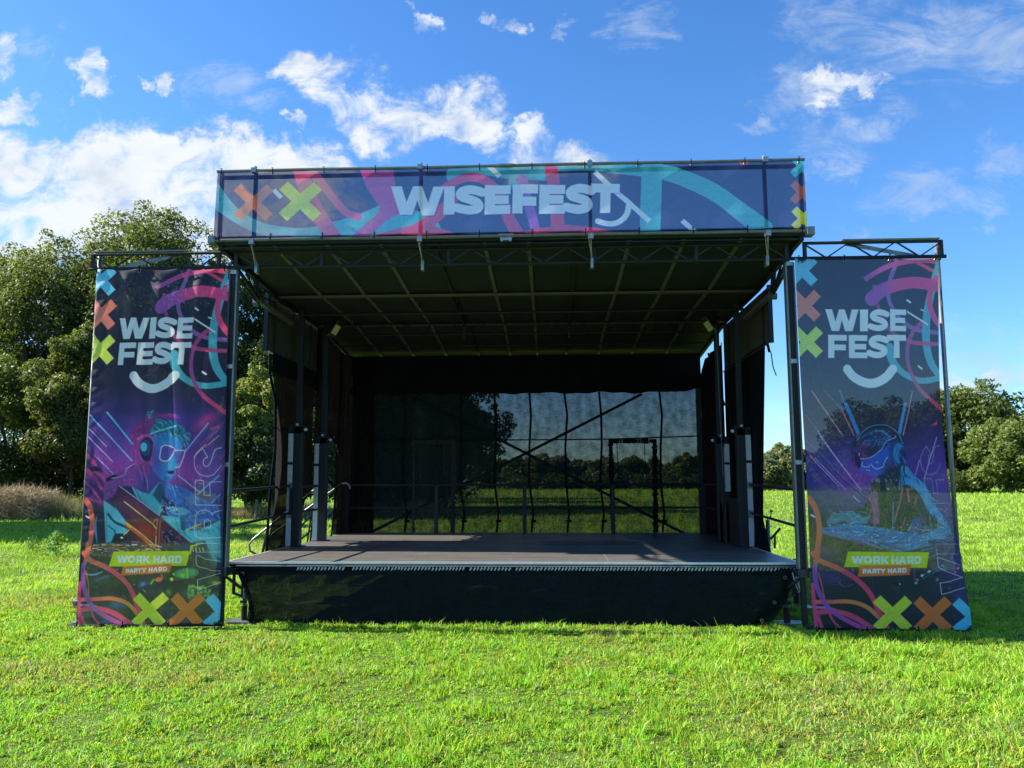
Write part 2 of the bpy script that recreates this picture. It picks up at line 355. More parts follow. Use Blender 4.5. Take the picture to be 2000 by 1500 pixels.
# ------------------------------------------------------------------ the trailer stage
M['trim'] = mat('bright deck edge trim', (0.78, 0.78, 0.78), 0.35, 0.25, 0.2, 20)
ZD = 0.735                                    # deck height
S = Thing('mobile_stage', 'black trailer stage with raised grey green roof, brown deck and four lift masts', 'stage', (0, 2.9, 0))
MB().box((-3.48, 0.02, ZD-0.05), (3.48, 5.84, ZD)).build('deck', M['deck'], S)
b = MB()                                      # bright edge trims round the deck
b.box((-3.50, -0.004, ZD-0.022), (3.50, 0.018, ZD+0.004))
b.box((-3.505, 0.02, ZD-0.03), (-3.482, 2.3, ZD+0.004)); b.box((3.482, 0.02, ZD-0.03), (3.505, 2.3, ZD+0.004))
b.build('deck_trim', M['trim'], S)
b = MB()
for y in (1.22, 2.44, 3.66, 4.88): b.box((-3.46, y-0.003, ZD), (3.46, y+0.003, ZD+0.0012))
for x in (-2.44, -1.22, 0.0, 1.22, 2.44): b.box((x-0.003, 0.03, ZD+0.0), (x+0.005, 5.8, ZD+0.0016))
b.build('deck_joint', mat('worn joint line', (0.30, 0.28, 0.25), 0.6, var=0.8, vscale=3), S, split=False)
b = MB()
b.box((-3.49, 0.0, ZD-0.052), (3.49, 0.016, ZD-0.034)); b.box((-3.46, 0.03, ZD-0.16), (3.46, 0.09, ZD-0.055))
b.box((-3.46, 5.76, ZD-0.16), (3.46, 5.82, ZD-0.055)); b.box((-3.46, 0.1, ZD-0.14), (-3.40, 5.7, ZD-0.055)); b.box((3.40, 0.1, ZD-0.14), (3.46, 5.7, ZD-0.055))
for x in (-2.3, -1.1, 0, 1.1, 2.3): b.box((x-0.03, 0.1, ZD-0.13), (x+0.03, 5.7, ZD-0.055))
b.build('deck_frame', M['black_steel'], S)
b = MB(); b.box((-3.4, 2.2, 0.34), (3.4, 2.34, 0.50)); b.box((-3.4, 3.6, 0.34), (3.4, 3.74, 0.50))
for x in (-3.1, -1.5, 1.5, 3.1): b.box((x-0.05, 2.2, 0.5), (x+0.05, 2.3, 0.62)); b.box((x-0.05, 3.6, 0.5), (x+0.05, 3.7, 0.62))
for x in (-3.0, -1.0, 1.0, 3.0): b.bar((x, 2.3, 0.42), (x+0.7, 0.3, 0.62), 0.05)
b.build('chassis', M['black_steel'], S)
b = MB()                                      # clamp plates carrying the corner posts
for s in (-1, 1):
    b.bar((s*3.38, 0.02, 0.62), (s*3.46, -0.28, 0.68), 0.09, 0.06); b.bar((s*3.30, 0.0, 0.42), (s*3.44, -0.26, 0.62), 0.03)
    b.box((s*3.28, 0.0, 0.30), (s*3.30, 0.03, 0.66)); b.box((s*3.36, -0.06, 0.36), (s*3.39, -0.03, 0.62))
    b.bar((s*3.29, 0.01, 0.32), (s*3.39, -0.05, 0.37), 0.03)
b.build('corner_bracket', M['black_steel'], S)

# lift masts
def mast(s, y0, xo, ztop, kind):
    w1, w2 = s*(3.52-xo), s*(3.33-xo)
    bx = MB().box((s*(3.45-xo), y0, ZD), (w2, y0+0.15, ztop)).box((s*(3.50-xo), y0+0.02, ZD), (s*(3.45-xo), y0+0.13, ztop-0.05))
    bx.box((s*(3.54-xo), y0-0.02, ZD), (s*(3.28-xo), y0+0.2, ZD+0.012))
    h = bx.build('lift_mast', M['navy_steel'], S, 0.004)
    z0 = ZD+0.01 if kind != 'short' else 1.54
    rk = MB().box((s*(3.53-xo), y0-0.012, z0), (s*(3.455-xo), y0-0.001, ztop-0.12)).build('rack_plate', M['pale_plate'], h)
    if kind == 'short':
        t = MB()
        n = int((ztop-0.15-z0)/0.035)
        for i in range(n): t.box((s*(3.455-xo), y0-0.012, z0+i*0.035), (s*(3.440-xo), y0-0.001, z0+i*0.035+0.018))
        t.build('rack_tooth', M['pale_plate'], h, split=False)
    t = MB().box((s*(3.44-xo), y0+0.04, ztop), (s*(3.36-xo), y0+0.12, 4.44)); t.build('inner_tube', M['navy_steel'], h, 0.003)
    g = MB().box((s*(3.53-xo), y0+0.0, ztop-0.12), (s*(3.32-xo), y0+0.16, ztop-0.02)); g.tube([(s*(3.50-xo), y0-0.03, ztop-0.03), (s*(3.50-xo), y0+0.02, ztop-0.03)], 0.04, 12)
    g.tube([(s*(3.30-xo), y0-0.03, ztop-0.01), (s*(3.30-xo), y0+0.02, ztop-0.01)], 0.022, 10)
    g.box((s*(3.56-xo), y0-0.03, 1.98), (s*(3.44-xo), y0-0.013, 2.02))
    g.build('mast_head', M['black_steel'], h, 0.003)
    MB().tube([(s*(3.40-xo), y0-0.02, ztop+0.02), (s*(3.40-xo), y0+0.02, ztop+0.02)], 0.02, 10).tube([(s*(3.26-xo), y0-0.03, ztop-0.06), (s*(3.26-xo), y0+0.0, ztop-0.06)], 0.025, 10).build('pulley_bolt', M['pale_plate'], h)
mast(-1, 2.35, 0, 2.58, 'full'); mast(1, 2.35, 0, 2.52, 'full'); mast(-1, 3.52, 0.07, 2.48, 'full'); mast(1, 3.52, 0.07, 2.44, 'short')
MB().box((3.40, 3.28, ZD), (3.27, 3.50, 1.54)).box((3.27, 3.1, ZD), (3.30, 3.5, 1.35)).build('gearbox_cover', M['black_steel'], S, 0.006)
MB().box((3.33, 2.5, ZD), (3.38, 3.3, 1.45)).build('gearbox_cover', M['black_steel'], S, 0.006)
b = MB()
links = []
for s in (-1, 1):
    for k in range(44):
        z = 4.15 - k*0.055
        links.append((s, z))
for s, z in links:
    if s > 0: b.box((3.20+0.0015*(4.2-z)*10, 3.0, z), (3.208+0.0015*(4.2-z)*10, 3.02, z+0.056))
b.build('lift_chain', M['grey_steel'], S, split=False)

# roof: nearly level front leaf, middle and rear leaves falling to the back
RW = 3.56
prof = [(-0.50, 4.615), (1.64, 4.485), (3.73, 4.455), (6.34, 4.225)]
def zroof(y):
    for (a, za), (c, zc) in zip(prof, prof[1:]):
        if y <= c: return za + (zc-za)*(y-a)/(c-a)
    return prof[-1][1]
for (a, za), (c, zc) in zip(prof, prof[1:]):
    t = 0.05; vs = [(-RW, a+0.004, za), (RW, a+0.004, za), (RW, c-0.004, zc), (-RW, c-0.004, zc)]
    MB().add(vs + [(x, y, z+t) for x, y, z in vs], [(0,3,2,1)[::-1][::-1], (4,5,6,7), (0,1,5,4), (1,2,6,5), (2,3,7,6), (3,0,4,7)]).build('roof_panel', M['roof_skin'], S)
RX = [-2.87, -2.21, -1.55, -0.90, -0.27, 0.27, 0.85, 1.49, 2.15, 2.83]
for i, x in enumerate(RX):
    dark = i in (3, 6)
    for (a, za), (c, zc) in zip(prof, prof[1:]):
        MB().bar((x, a+0.07, za-0.016), (x, c-0.07, zc-0.016), 0.045, 0.028).build('roof_rib', M['navy_steel'] if dark else M['rib_metal'], S)
for s in (-1, 1):
    for (a, za), (c, zc) in zip(prof, prof[1:]):
        MB().bar((s*3.53, a+0.01, za-0.03), (s*3.53, c-0.01, zc-0.03), 0.05, 0.055).build('roof_edge_beam', M['black_steel'], S)
for y, w, mt in ((-0.47, 0.05, 'black_steel'), (1.64, 0.13, 'rib_metal'), (3.73, 0.13, 'rib_metal'), (6.2, 0.12, 'rib_metal')):
    z = zroof(y); MB().box((-3.5, y-w/2, z-0.045), (3.5, y+w/2, z-0.033)).build('roof_cross_beam', M[mt], S)
def truss(name, y, x0, x1, zt, zb, r, pitch, mt, parent, ends=True, rd=None):
    b = MB(); rd = rd or r*0.45
    b.tube([(x0, y, zt), (x1, y, zt)], r, 8); b.tube([(x0, y, zb), (x1, y, zb)], r, 8)
    n = max(2, int(round((x1-x0)/pitch))); d = (x1-x0)/n
    for i in range(n):
        xa = x0+d*i; p = (xa, y, zb if i % 2 else zt-0.0); q = (xa+d, y, zt if i % 2 else zb); b.bar(p, q, rd*2, rd*2)
    if ends:
        for x in (x0+0.02, x1-0.02): b.box((x-r, y-r, zb), (x+r, y+r, zt))
    return b.build(name, M[mt], parent)
truss('front_truss', -0.35, -3.40, 3.40, 4.555, 4.365, 0.021, 0.29, 'black_steel', S)
b = MB()
for x in (-2.3, -0.72, 1.07, 2.3): b.box((x-0.02, -0.37, 4.37), (x+0.02, -0.33, 4.55))
b.build('truss_strut', M['black_steel'], S)
truss('middle_truss', 3.55, -3.2, 3.2, 4.40, 4.215, 0.016, 0.21, 'black_steel', S)
truss('rear_truss', 6.12, -3.3, 3.5, 4.17, 4.07, 0.018, 0.24, 'black_steel', S)
MB().tube([(-3.5, 2.3, 4.32), (3.5, 2.3, 4.32)], 0.022).tube([(-3.45, 2.8, 4.42), (3.45, 2.8, 4.42)], 0.012).tube([(-3.3, 4.6, 4.2), (3.3, 4.6, 4.2)], 0.014).build('roof_pipe', M['black_steel'], S)
b = MB()
for x, dx in ((-0.93, 0.1), (0.85, 0.0)):
    b.bar((x, 1.7, 4.44), (x, 3.5, 4.38), 0.03, 0.05); b.box((x-0.02, 3.5, 4.12), (x+0.02, 3.54, 4.42))
b.build('roof_strut', M['black_steel'], S)

# corner posts under the front truss, with a light flange either side of a dark channel
for s in (-1, 1):
    x = s*3.42
    h = MB().box((x-0.035, -0.32, 0.70), (x+0.035, -0.25, 4.34)).build('corner_post', M['black_steel'], S)
    MB().box((x-0.055, -0.335, 0.70), (x-0.036, -0.24, 4.33)).box((x+0.036, -0.335, 0.70), (x+0.055, -0.24, 4.33)).build('post_flange', M['grey_steel'], h)
    MB().box((x-0.065, -0.345, 0.60), (x+0.065, -0.22, 0.698)).build('post_foot_clamp', M['navy_steel'], h, 0.004)
    MB().box((x-0.028, -0.31, 0.0), (x+0.028, -0.26, 0.60)).build('post_leg', M['black_steel'], h)
    b = MB()
    for z in (4.29, 3.1, 1.9): b.box((x-0.04, -0.34, z), (x+0.04, -0.325, z+0.05))
    b.build('post_plate', M['alu'], h)
# hinged arms from mast tops to the corner posts
for s in (-1, 1):
    b = MB()
    b.bar((s*3.49, -0.22, 4.50), (s*3.49, 0.74, 4.22), 0.03, 0.04); b.bar((s*3.47, -0.2, 4.36), (s*3.50, 0.72, 4.17), 0.025)
    b.bar((s*3.52, 0.30, 4.52), (s*3.50, 0.72, 4.22), 0.02); b.bar((s*3.52, 0.62, 4.54), (s*3.50, 0.74, 4.15), 0.03); b.bar((s*3.50, 0.70, 4.54), (s*3.50, 0.80, 4.14), 0.03)
    b.bar((s*3.51, 0.76, 4.27), (s*3.51, 1.5, 4.34), 0.02)
    b.build('roof_arm', M['black_steel'], S)
    b = MB(); b.bar((s*3.50, 0.78, 4.20), (s*3.46, 2.1, 4.14), 0.06, 0.05); b.tube([(s*3.47, 0.70, 4.15), (s*3.54, 0.70, 4.15)], 0.045, 10)
    b.build('arm_strut', M['grey_steel'], S)
# diagonal bracing and rear posts
b = MB()
b.bar((-2.27, 6.0, 3.45), (3.11, 6.0, 0.70), 0.035, 0.055); b.bar((2.34, 6.03, 3.43), (-3.05, 6.03, 0.72), 0.035, 0.055)
b.build('rear_brace', M['black_steel'], S)
b = MB()
for x in (-3.42, 3.42): b.box((x-0.045, 5.86, ZD-0.1), (x+0.045, 5.95, 4.2))
b.build('rear_post', M['navy_steel'], S)
MB().bar((-3.50, 5.0, 3.9), (-3.47, 3.7, 1.6), 0.02).bar((3.50, 5.2, 4.1), (3.49, 3.9, 3.0), 0.03).build('side_brace', M['black_steel'], S)
# hard side flaps folded down from the roof
for s, y0, y1, z0 in ((-1, 1.42, 3.98, 3.62), (1, 1.28, 4.25, 3.64)):
    x = s*3.60
    h = MB().box((x-0.012, y0, z0), (x+0.012, y1, 4.42)).build('side_flap', M['side_panel'], S)
    MB().box((x-0.03, y0-0.05, z0-0.02), (x+0.03, y0, 4.44)).build('flap_edge', M['navy_steel'], h)
    b = MB()
    n = 26
    pts = [(s*3.57, y0+(y1-y0)*i/n, z0-0.012-0.012*abs(math.sin(i*1.3))) for i in range(n+1)]
    b.tube(pts, 0.011, 6); b.build('flap_rope', M['rope'] if s < 0 else M['side_panel'], h)
    b = MB()
    for y in (y0+0.25, y0+0.32, y1-0.5, y1-0.42): b.box((s*3.585, y-0.01, z0), (s*3.575, y+0.01, 4.4))
    b.build('flap_batten', M['roof_skin'], h)

# outrigger wings that carry the tall banners
for s in (-1, 1):
    a, c = (s*3.58, s*5.23)
    h = truss('wing_truss', -0.35, min(a, c), max(a, c), 4.56, 4.375, 0.02, 0.28, 'black_steel', S, True, 0.008)
    MB().tube([(s*3.4, -0.35, 4.372), (s*5.26, -0.35, 4.372)], 0.023).build('wing_chord', M['black_steel'], h)
    MB().tube([(s*5.16, -0.29, 0.0), (s*5.16, -0.29, 4.55)] if s < 0 else [(5.20, -0.27, 0.0), (5.20, -0.27, 4.55)], 0.026, 10).build('wing_pole', M['grey_steel'], h, smooth=True)
    MB().tube([(s*3.37, -0.36, 0.045), (s*5.24, -0.36, 0.02)], 0.021).build('wing_foot_pipe', M['black_steel'], h)
    b = MB(); b.bar((s*4.05, -0.34, 4.595), (s*5.2, -0.34, 4.595), 0.05, 0.012); b.bar((s*4.1, -0.31, 4.56), (s*4.95, -0.29, 4.39), 0.012, 0.05)
    b.build('wing_brace', M['grey_steel'], h)
    b = MB()
    for z in (4.37, 0.03, 0.28) if s < 0 else (4.37, 0.03, 0.83):
        b.tube([(s*5.15, -0.30, z), (s*5.215, -0.30, z)], 0.038, 10); b.tube([(s*5.18, -0.26, z), (s*5.18, -0.36, z)], 0.024, 8)
    b.build('pipe_clamp', M['grey_steel'], h)
# rear wall straps
# ------------------------------------------------------------------ header frame bolted to the stage, with its brackets
H = Thing('header_frame', 'long rectangular frame of grey pipes along the top front edge of the stage roof', 'banner frame', (0, -0.5, 4.6))
b = MB(); YH = -0.55
for z0 in (4.655, 5.535):
    b.tube([(-3.585+7.17*i/6, YH, z0+0.004*math.sin(i*2.1)) for i in range(7)], 0.021, 8)
    b.tube([(0.0-0.09, YH, z0), (0.09, YH, z0)], 0.028, 8)
b.build('pipe', M['grey_steel'], H)
b = MB()
for x in (-3.55, -3.12, -1.05, 1.02, 3.12, 3.55): b.box((x-0.021, -0.50, 4.66), (x+0.021, -0.46, 5.54))
b.box((-3.55, -0.50, 5.455), (3.55, -0.47, 5.50)); b.box((-3.55, -0.50, 4.68), (3.55, -0.47, 4.72))
b.build('frame_bar', M['black_steel'], H)
b = MB(); b.box((3.57, -0.58, 4.60), (3.66, -0.44, 4.70)); b.box((-3.66, -0.58, 4.62), (-3.57, -0.44, 4.71)); b.build('corner_joint', M['grey_steel'], H, 0.005)
for x in (-3.12, -1.05, 1.02, 3.12):
    h = MB().box((x-0.03, -0.57, 4.60), (x+0.03, -0.50, 4.67)).bar((x, -0.54, 4.60), (x+0.02, -0.40, 4.30), 0.010, 0.022).bar((x-0.02, -0.50, 4.60), (x+0.03, -0.37, 4.34), 0.010, 0.02)
    h.box((x, -0.42, 4.28), (x+0.032, -0.33, 4.40)); h = h.build('hanging_bracket', M['alu'], H)
    MB().tube([(x, -0.57, 5.535), (x, -0.50, 5.60)], 0.02, 8).box((x-0.03, -0.58, 5.51), (x+0.03, -0.52, 5.57)).build('pipe_clip', M['alu'], H)
top('work_light', 'tiny white lamp under the middle of the header pipe', 'lamp', (-0.0, -0.52, 4.58), MB().box((-0.07, -0.57, 4.595), (0.07, -0.48, 4.628)).tube([(-0.05, -0.575, 4.6), (-0.05, -0.56, 4.6)], 0.02).tube([(0.05, -0.575, 4.6), (0.05, -0.56, 4.6)], 0.02), M['alu'])

# ------------------------------------------------------------------ floodlights
def floodlight(x, y, z, s, label):
    t = Thing('floodlight', label, 'floodlight', (x, y, z), 'floodlights under the roof')
    c = Vector((x, y, z)); f = Vector((-s*0.35, -0.75, -0.35)).normalized(); r = Vector((0.75, -s*0.35, 0)).normalized()
    r = (r + Vector((0, 0, s*0.55))).normalized(); r = (r - f*r.dot(f)).normalized(); u = r.cross(f)*-1
    def bx(w, h, d0, d1):
        vs = [c + r*(sx*w) + u*(sz*h) + f*d for d in (d0, d1) for sx, sz in ((-1,-1),(1,-1),(1,1),(-1,1))]
        return MB().add(vs, [(3,2,1,0),(4,5,6,7),(0,1,5,4),(1,2,6,5),(2,3,7,6),(3,0,4,7)])
    h = bx(0.075, 0.115, -0.05, 0.05).build('housing', M['black_steel'], t, 0.008)
    bx(0.050, 0.085, 0.051, 0.056).build('lens', M['glass'], h)
    b = MB(); b.bar(c+u*0.16, c-u*0.16, 0.2, 0.012); b.bar(c+r*0.08+u*0.1, c+r*0.08+Vector((0, 0, 0.22)), 0.03, 0.01); b.build('visor', M['side_panel'], t)
floodlight(-3.10, 3.30, 4.28, -1, 'small grey floodlight tilted down under the roof near the left masts')
floodlight(3.16, 3.30, 4.27, 1, 'small grey floodlight tilted down under the roof near the right masts')

# ------------------------------------------------------------------ rails
g = Thing('guard_rail', 'long black two bar guard rail across the back of the deck', 'railing', (0, 5.55, ZD))
MB().tube([(-3.45, 5.55, 1.655), (3.45, 5.55, 1.655)], 0.021).tube([(-3.45, 5.55, 1.22), (3.45, 5.55, 1.22)], 0.019).build('rail', M['black_steel'], g)
for x in (-3.4, -1.67, 0.02, 1.69, 3.4): MB().box((x-0.035, 5.535, ZD), (x+0.035, 5.565, 1.66)).build('post', M['black_steel'], g)
for s, w in ((-1, 'left'), (1, 'right')):
    g = Thing('side_rail', 'pair of black bars closing the %s front side of the stage between post and mast' % w, 'railing', (s*3.5, 1.1, 1.2), 'side rails at the front corners')
    MB().tube([(s*3.47, -0.2, 1.60), (s*3.49, 2.35, 1.655)], 0.021).build('rail', M['black_steel'], g)
    MB().tube([(s*3.47, -0.2, 1.16), (s*3.49, 2.35, 1.24)], 0.019).build('rail', M['black_steel'], g)
    b = MB()
    for z in (1.60, 1.17): b.ring((s*3.46, -0.18, z), 0.032, 0.010); b.box((s*3.43, -0.24, z-0.02), (s*3.48, -0.19, z+0.03))
    b.box((s*3.45, 2.31, 1.60), (s*3.49, 2.34, 1.70)); b.box((s*3.45, 2.31, 1.17), (s*3.49, 2.34, 1.28)); b.build('clamp', M['alu'], g)
    MB().box((s*3.44, 2.28 if s < 0 else -0.10, 1.22), (s*3.47, 2.31 if s < 0 else -0.07, 1.62)).build('upright', M['black_steel'], g)
    if s < 0: MB().tube([(-3.43, 2.5, 1.64), (-3.40, 3.5, 1.65)], 0.02).tube([(-3.43, 2.5, 1.25), (-3.40, 3.5, 1.26)], 0.02).build('rail', M['black_steel'], g)
    else: MB().tube([(3.46, 3.7, 1.65), (3.42, 5.5, 1.65)], 0.02).tube([(3.46, 3.7, 1.22), (3.42, 5.5, 1.22)], 0.02).build('rail', M['black_steel'], g)
# access steps outside the left side door
g = Thing('access_steps', 'steep black steps with curved handrails leading up to the left side door of the stage', 'steps', (-4.3, 4.5, 0))
for y in (3.95, 5.3):
    sl = 0.86
    def hr(x, z): return (x, y, z)
    top_x, bot_x = -3.45, -4.62 if y < 4.5 else -4.75
    z_t, z_b = 1.68, 0.74
    pts = [hr(top_x+0.17, z_t-0.10), hr(top_x+0.15, z_t-0.02), hr(top_x+0.08, z_t+0.02), hr(top_x, z_t), hr(bot_x, z_b), hr(bot_x-0.07, z_b-0.09), hr(bot_x-0.05, z_b-0.2), hr(bot_x+0.06, z_b-0.26)]
    MB().tube(pts, 0.02, 10).build('handrail', M['grey_steel'], g, smooth=True)
    MB().tube([hr(top_x-0.1, 1.20), hr(bot_x+0.1, 0.26)], 0.017).tube([hr(top_x-0.1, 1.6), hr(top_x-0.18, 0.6)], 0.018).tube([hr(bot_x+0.25, 0.93), hr(bot_x+0.08, 0.0)], 0.022).tube([hr(-4.0, 1.22), hr(-4.1, 0.4)], 0.017).build('rail_upright', M['black_steel'], g)
    MB().bar((-3.52, y, 0.66), (-4.75, y, 0.03), 0.03, 0.12).build('stringer', M['black_steel'], g)
for i in range(4):
    t = (i+0.6)/4.3; x = -3.52-1.23*t; z = 0.66-0.63*t
    MB().box((x-0.14, 3.97, z), (x+0.12, 5.28, z+0.025)).build('tread', M['black_steel'], g)

# ------------------------------------------------------------------ support jacks
def jack(x, y, h, label, crank=False, plate=0.19, lean=0.0):
    t = Thing('support_jack', label, 'jack', (x, y, 0), 'support jacks under the deck')
    MB().tube([(x, y, 0.03), (x, y, h)], 0.032, 10).build('outer_tube', M['grey_steel'], t, smooth=True)
    MB().tube([(x, y, 0.03), (x, y, 0.2)], 0.04, 10).box((x-0.04, y-0.05, 0.24), (x+0.04, y-0.03, 0.27)).build('collar', M['black_steel'], t)
    MB().box((x-plate, y-0.14, 0.004), (x+plate, y+0.14, 0.03)).build('foot_plate', M['grey_steel'], t, 0.006)
    b = MB()
    for k in range(3): b.tube([(x, y-0.034, 0.28+k*0.09), (x, y-0.031, 0.28+k*0.09)], 0.009, 8)
    b.build('pin_hole', M['zip_tie'], t)
    if crank:
        b = MB(); b.tube([(x, y, h), (x, y, h+0.03), (x+0.05, y, h+0.05), (x+0.06, y, h+0.13)], 0.008, 6); b.bar((x+0.02, y-0.05, h-0.28), (x+0.17, y-0.05, h-0.12), 0.03); b.bar((x+0.08, y-0.04, h-0.42), (x+0.09, y-0.04, h-0.2), 0.025)
        b.build('crank', M['black_steel'], t); MB().tube([(x+0.06, y, h+0.12), (x+0.06, y, h+0.15)], 0.018, 10, 0.03).build('knob', M['red'], t)
jack(3.33, 0.10, 0.64, 'grey support jack on a square foot plate just right of the skirt', plate=0.2)
jack(-3.27, 0.05, 0.64, 'thin grey support jack at the left front corner, behind the edge of the skirt', plate=0.17)
jack(3.82, 1.35, 0.66, 'grey jack standing behind the right front corner post', plate=0.2)
jack(3.80, 2.6, 1.12, 'tall jack with a red topped crank beside the right edge of the deck', True)

# ------------------------------------------------------------------ cloths
def sheet(path, z0f, z1f, nu, nz, fold, name, material, parent=None, label=None, cat=None, loc=None, seed=0, lean=(0, 0), smooth=True):
    """path: list of (x, y); z0f/z1f functions of t in 0..1; fold(t, s) -> offset along the sheet normal"""
    P = np.array(path, float); d = np.r_[0, np.cumsum(np.hypot(*np.diff(P, axis=0).T))]; T = np.linspace(0, 1, nu)
    X = np.interp(T*d[-1], d, P[:, 0]); Y = np.interp(T*d[-1], d, P[:, 1])
    tx = np.gradient(X); ty = np.gradient(Y); l = np.hypot(tx, ty); nx, ny = -ty/l, tx/l
    V = np.zeros((nz, nu, 3)); Sv = np.linspace(0, 1, nz)[:, None]
    z0 = np.array([z0f(t) for t in T])[None, :]; z1 = np.array([z1f(t) for t in T])[None, :]
    off = fold(T[None, :], Sv)
    V[..., 0] = X + nx*off + lean[0]*Sv*(1-T[None, :]); V[..., 1] = Y + ny*off + lean[1]*Sv*(1-T[None, :]); V[..., 2] = z1 + (z0-z1)*Sv
    i = np.arange(nz*nu).reshape(nz, nu)
    Q = np.stack([i[:-1, :-1], i[1:, :-1], i[1:, 1:], i[:-1, 1:]], -1).reshape(-1, 4)
    l3 = loc if loc else (tuple(parent.root.loc) if parent else (0, 0, 0))
    o = np_mesh(name, V.reshape(-1, 3), [Q], material, parent=parent.o if parent else None, smooth=smooth, loc=l3)
    if parent: o.location = (0, 0, 0)
    if label: tag(o, label, cat)
    return o
def wav(seed, amp, *fr):
    rs = random.Random(seed); ph = [rs.uniform(0, 6.28) for _ in fr]
    def f(T, Sv): return sum(amp/(k+1)*np.sin(T*w*6.283+ph[k]+Sv*rs.uniform(-0.0, 0.0)+0.9*np.sin(Sv*3+k)) for k, w in enumerate(fr))
    return f
# front skirt of debris netting, drawn in at the bottom corners
SK = Thing('stage_skirt', 'wide black netting skirt laced along the front of the deck down to the grass', 'skirt', (0, -0.02, 0))
nu, nz = 220, 36
V = np.zeros((nz, nu, 3)); T = np.linspace(0, 1, nu)[None, :]; Sv = np.linspace(0, 1, nz)[:, None]
xl = -3.36+0.13*Sv+0.10*np.sin(Sv*2.9); xr = 3.42-0.10*Sv-0.26*Sv**2.2
V[..., 0] = xl+(xr-xl)*T
V[..., 2] = (ZD-0.062)*(1-Sv) + 0.005*Sv
sw = fbm(T*9+0*Sv, Sv*3+0*T, 1.0, 5); sw2 = fbm(T*14+Sv*6, Sv*9-T*3, 1.6, 9)
edge = np.exp(-((1-T)/0.06)**2)
V[..., 1] = -0.03 - 0.05*np.sin(Sv*PI*0.6)*(0.5+sw) - 0.022*(sw2-0.5) + 0.10*edge*np.sin((Sv*1.4+T*40)*2.2)*0.35 + 0.03*np.exp(-(T/0.05)**2)
i = np.arange(nz*nu).reshape(nz, nu); Q = np.stack([i[:-1, :-1], i[1:, :-1], i[1:, 1:], i[:-1, 1:]], -1).reshape(-1, 4)
o = np_mesh('netting', V.reshape(-1, 3), [Q], M['skirt'], parent=SK.o, smooth=True, loc=tuple(SK.loc)); o.location = (0, 0, 0)
MB().box((-3.36, -0.047, ZD-0.048), (3.42, -0.004, ZD-0.041)).build('hem_rail', M['alu'], SK)
MB().box((-3.36, -0.045, ZD-0.10), (3.42, -0.006, ZD-0.049)).build('hem_band', M['black_cloth'], SK)
b = MB(); rs = random.Random(3); x = -2.6
while x < 3.40:
    if not (-2.02 < x < -1.93 or 0.02 < x < 0.07 or -0.55 < x < -0.5):
        z = ZD-0.073+rs.uniform(-0.004, 0.004); k = rs.uniform(0.010, 0.016)
        b.add([(x, -0.047, z-0.019), (x+0.017, -0.047, z-0.019), (x+0.017+k, -0.049, z+0.019), (x+k, -0.049, z+0.019)], [(0, 1, 2, 3)])
        b.add([(x+0.013+k, -0.049, z+0.014), (x+0.022+k, -0.049, z+0.010), (x+0.024, -0.047, z-0.006), (x+0.016, -0.047, z-0.004)], [(0, 1, 2, 3)])
    x += rs.uniform(0.038, 0.047)
b.build('lacing', mat('grey white lacing', (0.46, 0.45, 0.46), 0.8), SK)
b = MB()
for x, z in ((-3.26, 0.60), (3.28, 0.57), (3.13, 0.29), (2.98, 0.08)): b.ring((x, -0.12 if z < 0.5 else -0.07, z), 0.017, 0.004)
b.build('eyelet', M['grey_steel'], SK)
b = MB(); pts = [(-3.30, -0.08, 0.62), (-3.20, -0.11, 0.45), (-3.13, -0.13, 0.28), (-3.10, -0.12, 0.12), (-3.13, -0.09, 0.02)]
for p, q in zip(pts, pts[1:]): b.bar(p, q, 0.055, 0.008, up=(0, 1, 0))
b.build('web_strap', M['black_cloth'], SK)
b = MB(); rs = random.Random(8)
for k in range(3):
    b.tube([(3.36+k*0.03, -0.10, 0.63), (3.38+k*0.05, -0.13, 0.5-k*0.05), (3.44+k*0.04, -0.05, 0.40), (3.50, 0.0, 0.5)], 0.004, 5)
b.build('tie_cord', M['rope'], SK)

# rear wall
BK = Thing('backdrop', 'sheer black mesh backdrop across the back of the stage', 'backdrop', (0, 5.9, ZD))
def fb(T, Sv): return 0.02*np.sin(T*60+np.sin(Sv*4))*0.6 + 0.012*np.sin(T*23+1) + 0*Sv
sheet([(-3.45, 5.90), (3.45, 5.90)], lambda t: ZD-0.05, lambda t: 3.6, 180, 40, fb, 'mesh_sheet', M['back_mesh'], BK)
def fv(T, Sv): return -0.05 + 0.025*np.sin(T*45+Sv*3)*(0.3+Sv) + 0.015*np.sin(T*110+1)*(0.3+Sv) + 0*Sv
rs = random.Random(4); ed = [rs.uniform(-0.02, 0.02) for _ in range(70)]
sheet([(-3.45, 5.88), (3.47, 5.88)], lambda t: 3.44+0.012*math.sin(t*37)+0.01*math.sin(t*90)+(0.1*max(0, t-0.93)/0.07), lambda t: 4.20, 160, 14, fv, 'valance', M['black_cloth'], BK)
for px in (787, 899, 966, 1034, 1104, 1172, 1290):
    x = at(px, 900, 5.85).x; x2 = at(px+8, 1030, 5.85).x; b = MB(); y = 5.84
    k = random.Random(px); pts = [(x+k.uniform(-.012, .012), y, 3.46), (x+0.03+k.uniform(-.02, .02), y, 3.0), (x+k.uniform(-.02, .02)+0.02, y, 2.4), (x+k.uniform(-.02, .02), y, 1.7), (x2, y, 1.1), (x2-0.04, y, 0.74)]
    for p, q in zip(pts, pts[1:]): b.bar(p, q, 0.042, 0.006, up=(0, 1, 0))
    b.box((x2-0.05, y-0.02, 0.93), (x2+0.05, y+0.02, 0.98)); b.build('vertical_strap', M['zip_tie'], BK)
b = MB(); n = 16
